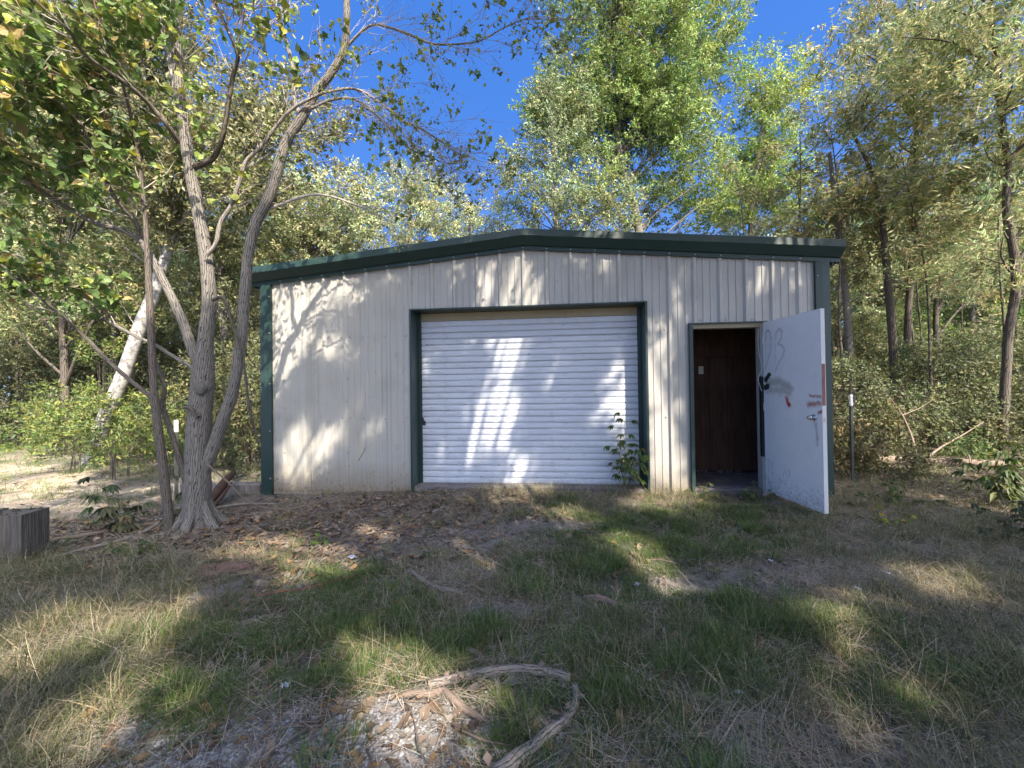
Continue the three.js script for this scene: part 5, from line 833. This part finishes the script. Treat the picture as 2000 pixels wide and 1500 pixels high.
  [0, 1].forEach(i => stuff(i ? 'curled_leaf_litter' : 'leaf_litter', i ? 'curled pale fallen leaves scattered on the ground' : 'brown fallen leaves carpeting the ground under the forked tree', 'leaves', fallen(51 + i), dryMat, strew(i ? 2200 : 5200, (x, z) => clamp(litterAt(x, z) * 0.9 + 0.10 + 0.03 * gravelAt(x, z)), (x, z) => { const c = leafCols[Math.floor(R() * leafCols.length)], j = (i ? 1.15 : 0.85) * (0.75 + 0.5 * R()) * 0.9; return { p: P(x, z, 0.007 + 0.01 * R()), d: V(gauss(R) * 0.55, 1, gauss(R) * 0.55).normalize(), spin: R() * 6.28, s: (i ? 0.027 : 0.03) * (0.55 + 0.8 * R()), c: rgb(c[0] * j, c[1] * j, c[2] * j) }; })));
  // gravel
  const stone = new THREE.MeshStandardMaterial({ color: 0xffffff, roughness: 0.85 });
  [0, 1].forEach(i => { const l = strew(i ? 5200 : 5200, (x, z) => z < -3.2 ? 0.004 : clamp(gravelAt(x, z) * 0.95 + 0.012 + 0.05 * smooth(0.1, 0.3, fbm(x * 3, z * 3, 9, 2))), (x, z) => { const g0 = R(), k = 0.17 + 0.24 * g0, w = R() < 0.3 ? 0.08 : 0; return { p: P(x, z, -0.001), d: up(0.3), spin: R() * 6.28, s: (0.0045 + 0.009 * R() * R()), c: rgb(k * (0.97 + w), k * (0.98 + w * 0.5), k * (1.04 - w * 0.4)) }; }); stuff(i ? 'pale_gravel' : 'gravel', i ? 'pale loose gravel stones in the foreground' : 'grey gravel spread at the near edge of the yard', 'gravel', pebble(61 + i), stone, l); });
  // broken twigs
  const tw = new Tubes().add([[-0.5, 0, 0, 0.012], [-0.2, 0.03, 0.05, 0.011], [0.15, 0.0, -0.03, 0.009], [0.5, 0.02, 0.02, 0.005]], 5, { steps: 2 }); tw.add([[0.1, 0.01, 0, 0.006], [0.25, 0.04, 0.14, 0.003]], 4);
  stuff('twig_litter', 'small broken twigs strewn over the ground', 'twigs', tw.geo(), M.grain, strew(520, (x, z) => 0.3 + 0.7 * litterAt(x, z), (x, z) => ({ p: P(x, z, 0.008), d: up(0.1), spin: R() * 6.28, s: [0.2 + 0.5 * R() * R(), 0.4, 0.35], c: tint(R, 0.8, 0.06) })));
}

// ---------------------------------------------------------------- things lying and standing about
const onGround = (pts, h = 0.6) => pts.map(([x, z, r], i) => [x, gy(x, z) + r * h + 0.006 * Math.sin(i * 2.1), z, r]);
const barkless = new THREE.MeshStandardMaterial({ color: rgb(0.33, 0.255, 0.20), roughness: 0.95, map: again(woodMap, 9, 3), bumpMap: again(woodMap, 9, 3), bumpScale: 0.004 });
const greyStick = new THREE.MeshStandardMaterial({ color: rgb(0.36, 0.31, 0.27), roughness: 0.95, map: again(barkMap, 5, 2.5), bumpMap: again(barkBump, 5, 2.5), bumpScale: 0.004 });
const postWood = new THREE.MeshStandardMaterial({ color: rgb(0.16, 0.145, 0.13), roughness: 1, map: again(woodMap, 2.2, 1), bumpMap: again(woodMap, 2.2, 1), bumpScale: 0.02 });
const cutEnd = new THREE.MeshStandardMaterial({ color: rgb(0.45, 0.33, 0.22), roughness: 0.9, map: again(woodMap, 14, 14) });
function stick(label, pts, mat, o = {}) {
  const t = thing(o.name || 'stick', label, o.category || 'stick', [0, 0, 0], 0, o.group), line = onGround(pts, o.h ?? 0.95);
  part('wood', new Tubes().add(line, o.sides || 11, { steps: 5, lump: o.lump ?? 0.16, seed: pts.length + pts[0][0] * 7 }).geo(), mat, t);
  if (o.ends) for (const k of [0, 1]) { const a = line[k ? line.length - 1 : 0], b = line[k ? line.length - 2 : 1], d = V(a[0] - b[0], a[1] - b[1], a[2] - b[2]).normalize(); const g = new THREE.CylinderGeometry(a[3] * 0.86, a[3] * 0.9, 0.006, 11); g.applyQuaternion(new THREE.Quaternion().setFromUnitVectors(UP, d)); g.translate(a[0] + d.x * 0.001, a[1] + d.y * 0.001, a[2] + d.z * 0.001); part('cut_end', g, cutEnd, t); }
  if (o.flake) { const R = rngOf(7), f = new Faces(); for (let k = 0; k < o.flake; k++) { const q = line[1 + Math.floor(R() * (line.length - 2))], a = R() * 6.28, s = 0.012 + 0.022 * R(), c = V(q[0] + gauss(R) * 0.05, q[1] + q[3] * 0.75, q[2] + gauss(R) * 0.012); f.quad(c, c.clone().add(V(Math.cos(a) * s, 0.006, Math.sin(a) * s)), c.clone().add(V(Math.cos(a + 0.6) * s * 1.4, 0.012, Math.sin(a + 0.6) * s * 1.4)), c.clone().add(V(Math.cos(a + 1.2) * s, 0.003, Math.sin(a + 1.2) * s))); } part('loose_bark', f.geo(), barkless, t).userData.kind = 'stuff'; }
  if (o.fork) part('branch', new Tubes().add(onGround(o.fork, 0.7), 8, { steps: 4, lump: 0.15 }).geo(), mat, t);
  return t;
}
stick('thick arched bark-covered stick lying in the grass at the near edge of the yard', [[-0.396, -1.806, 0.0188], [-0.303, -1.835, 0.0191], [-0.236, -1.873, 0.0219], [-0.092, -1.901, 0.0222], [0.055, -1.898, 0.0222], [0.163, -1.882, 0.022], [0.249, -1.851, 0.0192]], greyStick, { ends: 1, flake: 7 });
stick('long curved grey stick sweeping down to the bottom edge over the gravel', [[0.267, -1.803, 0.0164], [0.263, -1.735, 0.0158], [0.235, -1.667, 0.0173], [0.188, -1.604, 0.0187], [0.12, -1.542, 0.022], [0.058, -1.493, 0.0233], [0, -1.443, 0.0262], [-0.07, -1.38, 0.0254], [-0.16, -1.3, 0.02]], greyStick, { ends: 1, flake: 6 });
stick('bent barkless brown stick lying between the gravel and the arched stick', [[-0.526, -1.749, 0.0068], [-0.469, -1.748, 0.0136], [-0.382, -1.761, 0.016], [-0.327, -1.774, 0.0161], [-0.287, -1.739, 0.0158], [-0.225, -1.688, 0.0153], [-0.167, -1.647, 0.0128], [-0.108, -1.609, 0.0063]], barkless, { lump: 0.22, fork: [[-0.3, -1.755, 0.012], [-0.262, -1.79, 0.009], [-0.255, -1.81, 0.004]] });
stick('thin curved dark stick lying in the yard in front of the roll-up door', [[-0.78, -2.987, 0.0116], [-0.679, -2.84, 0.0184], [-0.566, -2.734, 0.0178], [-0.433, -2.675, 0.0139], [-0.348, -2.626, 0.0102]], greyStick, { h: 0.8 });
stick('pinkish weathered stick lying on the grass right of the yard middle', [[0.446, -2.567, 0.01], [0.538, -2.533, 0.0197], [0.653, -2.476, 0.0161], [0.739, -2.445, 0.0127], [0.824, -2.398, 0.0062]], new THREE.MeshStandardMaterial({ color: rgb(0.42, 0.27, 0.24), roughness: 0.95, map: again(woodMap, 8, 3) }), { h: 0.9, lump: 0.25 });
stick('short broken wood chip lying above the arched stick', [[-0.252, -2.056, 0.016], [-0.201, -2.023, 0.0158], [-0.157, -1.992, 0.0078]], barkless, { h: 0.8, lump: 0.25 });
stick('short dark stub of wood inside the curve of the arched stick', [[-0.09, -1.857, 0.0121], [-0.081, -1.785, 0.0116], [-0.074, -1.718, 0.0067]], greyStick, { h: 1.0 });
stick('long thin dead branch lying left of the forked trunk', [[-3.8, -3.25, 0.012], [-3.72, -3.45, 0.017], [-3.62, -3.75, 0.019], [-3.72, -4.15, 0.024], [-4.05, -4.8, 0.028], [-4.2, -5.3, 0.02]], greyStick, { name: 'dead_branch', category: 'branch', h: 1.2, fork: [[-3.62, -3.75, 0.014], [-3.4, -3.65, 0.010], [-3.1, -3.35, 0.005]] });
stick('second dead branch crossing the litter behind the timber post', [[-4.5, -3.55, 0.014], [-4.1, -3.8, 0.018], [-3.75, -4.35, 0.016], [-3.45, -4.75, 0.010]], barkless, { name: 'dead_branch', category: 'branch', h: 1.4 });
stick('bare dead branch leaning in the litter at the left shed corner', [[-3.75, -4.7, 0.016], [-3.4, -4.95, 0.014], [-3.0, -5.0, 0.010], [-2.55, -5.18, 0.006]], greyStick, { name: 'dead_branch', category: 'branch', h: 2.0 });
stick('fallen log lying across the foot of the right hand bushes', [[5.85, -6.75, 0.07], [6.31, -6.6, 0.075], [6.78, -6.5, 0.072], [7.23, -6.38, 0.064], [7.8, -6.2, 0.05]], barkless, { name: 'fallen_log', category: 'log', ends: 1 });
{
  const t = thing('branch_tangle', 'pale bare forked branches caught over the fallen log', 'branch', [0, 0, 0]), b = new Tubes();
  b.add([[6.35, -0.05, -6.2, 0.016], [6.5, 0.32, -6.4, 0.014], [6.62, 0.75, -6.7, 0.010], [6.6, 1.05, -6.9, 0.005]], 7, { lump: 0.1 }).add([[6.1, -0.04, -6.0, 0.02], [6.7, 0.22, -6.25, 0.016], [7.4, 0.42, -6.5, 0.010], [8.0, 0.62, -6.7, 0.005]], 7, { lump: 0.1 }).add([[6.62, 0.75, -6.7, 0.009], [6.95, 0.85, -6.75, 0.007], [7.25, 1.0, -6.8, 0.003]], 6).add([[6.9, 0.0, -5.95, 0.014], [7.15, 0.16, -6.2, 0.010], [7.3, 0.18, -6.4, 0.005]], 6);
  part('wood', b.geo(), barkless, t);
  const st = thing('stump', 'short dark round stump standing behind the fallen log', 'stump', [6.2, gy(6.2, -6.95) - 0.05, -6.95]);
  const g = new THREE.CylinderGeometry(0.14, 0.17, 0.36, 18, 4); const p = g.attributes.position; for (let i = 0; i < p.count; i++) { const a = Math.atan2(p.getZ(i), p.getX(i)), k = 1 + 0.06 * Math.sin(a * 7) + 0.04 * Math.sin(a * 13 + 1); p.setX(i, p.getX(i) * k); p.setZ(i, p.getZ(i) * k); } g.computeVertexNormals(); g.translate(0, 0.18, 0); part('wood', g, M.barkDark, st);
}
// steel fence posts with white painted tops
for (const [label, x, z, top] of [['dark steel fence post with a white tip behind the forked tree', -4.52, -5.3, 0.93], ['rusty steel fence post with a white tip right of the open door', 4.82, -5.6, 1.14]]) {
  const t = thing('fence_post', label, 'fence post', [x, 0, z], 0.3), y0 = gy(x, z) - 0.1, s = new THREE.Shape();
  [[-0.024, 0], [0.024, 0], [0.024, 0.005], [0.0035, 0.006], [0.0035, 0.034], [-0.0035, 0.034], [-0.0035, 0.006], [-0.024, 0.005]].forEach(([a, b], i) => i ? s.lineTo(a, b) : s.moveTo(a, b)); s.closePath();
  const mk = (a, b) => { const g = new THREE.ExtrudeGeometry(s, { depth: b - a, bevelEnabled: false }); g.rotateX(-Math.PI / 2); g.translate(0, a, 0); return g; };
  part('shaft', mk(y0, top - 0.16), new THREE.MeshStandardMaterial({ color: rgb(0.035, 0.04, 0.036), roughness: 0.7 }), t); part('white_tip', mk(top - 0.16, top), M.white, t);
  const studs = []; for (let y = y0 + 0.15; y < top - 0.03; y += 0.053) studs.push(box(-0.006, 0.006, y, y + 0.02, -0.007, 0)); part('studs', merge(studs), M.dark, t).userData.kind = 'stuff';
}
// sawn timber post, cut short, at the left edge
{
  const t = thing('timber_post', 'weathered grey timber post cut short, with mossy top, in the long grass', 'post', [-4.20, -0.03, -3.2], 0.12), R = rngOf(12);
  for (let k = 0; k < 4; k++) { const x0 = -0.30 + k * 0.15, g = box(x0 + 0.002, x0 + 0.148, -0.2, 0.345 + 0.045 * R(), -0.1 - 0.012 * R(), 0.1 + 0.014 * R()); part('timber', g, postWood, t); }
  const f = new Faces(); for (let i = 0; i < 40; i++) { const x = -0.29 + 0.58 * R(), z = -0.09 + 0.18 * R(), y = 0.375, s = 0.015 + 0.03 * R(), h = 0.012 + 0.02 * R(), a = R() * 6; const q = [0, 1, 2, 3, 4].map(j => V(x + Math.cos(a + j * 1.257) * s, y - 0.01, z + Math.sin(a + j * 1.257) * s)), m = V(x, y + h, z); for (let j = 0; j < 5; j++) f.tri(m, q[(j + 1) % 5], q[j]); }
  part('moss', f.geo(), new THREE.MeshStandardMaterial({ color: rgb(0.05, 0.05, 0.03), roughness: 1 }), t).userData.kind = 'stuff';
}
// old timber beam and broken dark log by the left corner of the shed
{
  const b = thing('timber_beam', 'old grey timber beam lying on the ground against the left shed corner', 'timber', [-4.05, gy(-4.05, -5.5) - 0.02, -5.62], -0.05);
  part('beam', box(-0.75, 0.52, 0, 0.16, -0.09, 0.09, 0.012), M.grain, b);
  const l = thing('broken_log', 'short broken dark log propped on the timber beam', 'log', [0, 0, 0]);
  part('wood', new Tubes().add([[-3.72, -0.06, -4.78, 0.05], [-3.78, 0.03, -5.05, 0.055], [-3.86, 0.13, -5.35, 0.05], [-3.9, 0.17, -5.5, 0.035]], 9, { steps: 4, lump: 0.35, seed: 4 }).geo(), new THREE.MeshStandardMaterial({ color: rgb(0.10, 0.055, 0.04), roughness: 1, map: again(barkMap, 5, 2) }), l);
  part('splinter', new Tubes().add([[-3.6, -0.07, -4.74, 0.02], [-3.68, -0.01, -5.0, 0.024], [-3.78, 0.08, -5.3, 0.014]], 6, { lump: 0.3 }).geo(), new THREE.MeshStandardMaterial({ color: rgb(0.08, 0.045, 0.035), roughness: 1 }), l);
}
// flat slabs half sunk in the dirt before the forked tree
for (const [label, x, z, w, d, rot, c] of [['flat reddish slab half sunk in the dirt before the forked tree', -2.28, -3.02, 0.42, 0.16, 0.25, rgb(0.25, 0.135, 0.115)], ['grey flat slab sunk in the dirt nearer than the reddish slab', -2.05, -2.72, 0.32, 0.12, 0.5, rgb(0.2, 0.185, 0.19)]]) {
  const R = rngOf(Math.round(-x * 100)), s = new THREE.Shape(); for (let i = 0; i < 9; i++) { const a = i / 9 * 6.283, k = 0.85 + 0.3 * R(); i ? s.lineTo(Math.cos(a) * w / 2 * k, Math.sin(a) * d / 2 * k * 1.2) : s.moveTo(Math.cos(a) * w / 2 * k, Math.sin(a) * d / 2 * k * 1.2); } s.closePath();
  const g = new THREE.ExtrudeGeometry(s, { depth: 0.04, bevelEnabled: true, bevelThickness: 0.006, bevelSize: 0.006, bevelSegments: 1 }); g.rotateX(-Math.PI / 2);
  const m = solo('stone_slab', label, 'slab', g, new THREE.MeshStandardMaterial({ color: c, roughness: 0.95, map: groundMap }), null); m.position.set(x, gy(x, z) - 0.02, z); m.rotation.set(0.03, rot, -0.03);
}
// litter: pale scraps, a red cord
const scrapMat = new THREE.MeshStandardMaterial({ color: rgb(0.5, 0.52, 0.55), roughness: 0.6, side: THREE.DoubleSide });
[['white scrap in the dry grass right of the open door', 1.99, -3.07, 0.055], ['small white scrap nearer than the open door in the trodden dirt', 2.27, -2.62, 0.06], ['little white scrap beyond the sunlit grass on the right', 2.67, -2.83, 0.035], ['white crumpled scrap in the grass right of the curved grey stick', 0.98, -1.75, 0.045], ['pale scrap in front of the roll-up door by the curved dark stick', -1.32, -3.22, 0.10], ['pale square scrap in the grass left of the sunlit gravel', -1.06, -1.82, 0.055], ['bluish white scrap in the litter left of the thin young tree', -3.9, -4.35, 0.10], ['second bluish scrap in the litter left of the thin young tree', -3.65, -4.25, 0.09], ['clear crumpled scrap in the green grass of the yard middle', 0.84, -2.72, 0.06]].forEach(([label, x, z, s], i) => {
  const R = rngOf(300 + i), g = new THREE.PlaneGeometry(1, 0.7, 5, 4), p = g.attributes.position; for (let k = 0; k < p.count; k++) p.setXYZ(k, p.getX(k) * (0.85 + 0.3 * R()), p.getY(k) * (0.8 + 0.4 * R()), 0.22 * gauss(R)); g.rotateX(-Math.PI / 2); g.scale(s * 0.75, s * 0.4, s * 0.75); g.computeVertexNormals();
  const m = solo('paper_scrap', label, 'litter', g, scrapMat); m.position.set(x, gy(x, z) + 0.025, z); m.rotation.y = R() * 6;
});
{ const c = new Tubes().add([[-1.72, -2.62], [-1.55, -2.66], [-1.42, -2.72], [-1.25, -2.82], [-1.17, -2.9]].map(([x, z], i) => [x, gy(x, z) + 0.02 + 0.012 * (i % 2), z, 0.004]), 6, { steps: 4 }); solo('red_cord', 'thin red cord lying in the grass left of the yard middle', 'cord', c.geo(), new THREE.MeshStandardMaterial({ color: rgb(0.34, 0.07, 0.05), roughness: 0.7 })); }
// curled dry leaves large enough to pick out near the viewer
{
  const R = rngOf(808), mat = new THREE.MeshStandardMaterial({ color: rgb(0.19, 0.135, 0.095), roughness: 0.95, side: THREE.DoubleSide });
  const proto = [fallen(71), fallen(72), fallen(73)];
  for (let k = 0; k < 22; k++) { const z = -1.42 - 0.75 * R(), x = (R() * 1.9 - 0.95) * -z * 0.85, s = 0.015 + 0.01 * R(); const m = solo('fallen_leaf', 'single curled brown leaf lying near the viewer', 'leaf', proto[k % 3], mat, 'single dry leaves in the near grass and gravel'); m.position.set(x, gy(x, z) + 0.022, z); m.rotation.set(gauss(R) * 0.4, R() * 6.28, gauss(R) * 0.4); m.scale.setScalar(s); }
}
// broad-leaved weeds
function weed(label, x, z, h, o = {}) {
  const t = thing(o.name || 'weed', label, 'weed', [x, gy(x, z) - 0.02, z]), R = rngOf(o.seed || 1), st = new Tubes(), f = new Faces(), { leaf = 0.09, wide = 0.34, n = 9, lean = V(0, 0, 0), stems = 1, cols = T.tallow, fingers = 5 } = o;
  for (let s = 0; s < stems; s++) {
    const az = R() * 6.28, hh = h * (s ? 0.45 + 0.4 * R() : 1), pts = []; for (let i = 0; i <= 4; i++) { const q = i / 4; pts.push([Math.cos(az) * 0.12 * s * q + lean.x * q * q * h + gauss(R) * 0.012, hh * q, Math.sin(az) * 0.12 * s * q + lean.z * q * q * h + gauss(R) * 0.012, 0.006 * (1 - 0.75 * q) * (o.thick || 1)]); }
    st.add(pts, 5, { steps: 2 });
    const cur = new THREE.CatmullRomCurve3(pts.map(q => V(q[0], q[1], q[2])));
    for (let k = 0; k < n; k++) {
      const p = cur.getPoint(0.22 + 0.78 * (k + R()) / n), a = k * 2.4 + R(), d = V(Math.cos(a), 0.35, Math.sin(a)).normalize(), l = (0.05 + 0.10 * R()) * h * 1.1, e = p.clone().addScaledVector(d, l);
      st.add([[p.x, p.y, p.z, 0.0022], [(p.x + e.x) / 2, (p.y + e.y) / 2 + 0.01, (p.z + e.z) / 2, 0.0018], [e.x, e.y, e.z, 0.001]], 4, { steps: 1, caps: false });
      const c = cols[Math.floor(R() * cols.length)].map(v => v * (0.9 + 0.4 * R()));
      for (let m = 0; m < fingers; m++) { const fa = a + (m - (fingers - 1) / 2) * 0.55, dd = V(Math.cos(fa), -0.25 - 0.4 * R(), Math.sin(fa)).normalize(); leafInto(f, e, dd, V(0, 1, 0).add(V(gauss(R), 0, gauss(R)).multiplyScalar(0.3)).normalize(), leaf * (0.7 + 0.5 * R()) * (1 - 0.16 * Math.abs(m - (fingers - 1) / 2)), leaf * wide, c, 'lance'); }
    }
  }
  part('stem', st.geo(), M.stem, t); part('leaves', f.geo(), L.any, t).userData.kind = 'stuff';
}
weed('tall leafy weed growing in front of the right end of the roll-up door', 1.44, -5.08, 1.02, { seed: 3, n: 13, stems: 4, leaf: 0.12, cols: T.weed.map(c => c.map(v => v * 0.8)), name: 'door_weed' });
weed('dark broad-leaved weed spreading above the timber post at the left', -3.95, -3.95, 0.62, { seed: 4, n: 7, stems: 4, leaf: 0.13, lean: V(-0.35, 0, 0.1), cols: T.dark, name: 'broad_weed' });
weed('drooping dark weed between the timber post and the thin young tree', -3.55, -4.2, 0.5, { seed: 5, n: 6, stems: 3, leaf: 0.10, lean: V(0.3, 0, 0.1), cols: T.dark, name: 'broad_weed' });
weed('bright little seedling right of the forked trunk foot', -1.78, -3.55, 0.16, { seed: 6, n: 5, stems: 2, leaf: 0.055, cols: T.weed, name: 'seedling' });
weed('small green fern-like weed at the foot of the thin young tree', -3.1, -3.3, 0.16, { seed: 7, n: 7, stems: 4, leaf: 0.06, cols: T.fresh, name: 'fern' });
weed('leafy sprout by the left foot of the doorway', 2.3, -4.72, 0.22, { seed: 8, n: 6, stems: 4, leaf: 0.06, cols: T.weed, name: 'sprout' });
weed('grassy green clump by the hinge side of the doorway', 2.85, -4.66, 0.26, { seed: 9, n: 7, stems: 5, leaf: 0.08, wide: 0.16, cols: T.weed, name: 'sprout' });
weed('large feathery green plant at the right edge before the bent trunk', 5.35, -4.4, 0.75, { seed: 10, n: 8, stems: 6, leaf: 0.15, cols: T.fresh, lean: V(0.1, 0, 0.2), name: 'broad_weed' });
weed('yellow flowering weed right of the open door bottom', 3.55, -3.85, 0.2, { seed: 11, n: 7, stems: 4, leaf: 0.05, cols: [[0.42, 0.36, 0.03], [0.2, 0.22, 0.04]], name: 'flowering_weed' });
weed('low green weed in the dry grass far right of the door', 4.3, -4.5, 0.3, { seed: 12, n: 7, stems: 6, leaf: 0.07, cols: T.fresh, name: 'broad_weed' });
weed('straggling weed among the brush right of the yellow flowers', 4.5, -3.4, 0.35, { seed: 13, n: 7, stems: 6, leaf: 0.09, cols: T.willow, name: 'broad_weed' });
// dry arching twig hooked between the forked tree and the shed corner
{ const t = thing('dry_creeper', 'pale dry creeper arching from the forked trunk to the left shed corner', 'creeper'), b = new Tubes().add([[-2.94, 0.62, -3.78, 0.007], [-2.78, 0.42, -3.85, 0.008], [-2.68, 0.22, -3.95, 0.008], [-2.5, 0.08, -4.1, 0.0075], [-2.25, 0.06, -4.25, 0.006], [-2.0, 0.12, -4.35, 0.004]], 7, { steps: 5 }).add([[-2.6, 0.14, -4.0, 0.004], [-2.62, -0.02, -3.98, 0.003], [-2.7, -0.1, -3.95, 0.002]], 5).add([[-2.4, 0.07, -4.2, 0.004], [-2.2, -0.02, -4.1, 0.003], [-2.05, -0.08, -3.9, 0.002]], 5).add([[-2.2, 0.07, -4.28, 0.004], [-2.3, 0.28, -4.5, 0.003], [-2.36, 0.4, -4.6, 0.0015]], 5); part('stem', b.geo(), barkless, t); }


renderer.render(scene, camera);
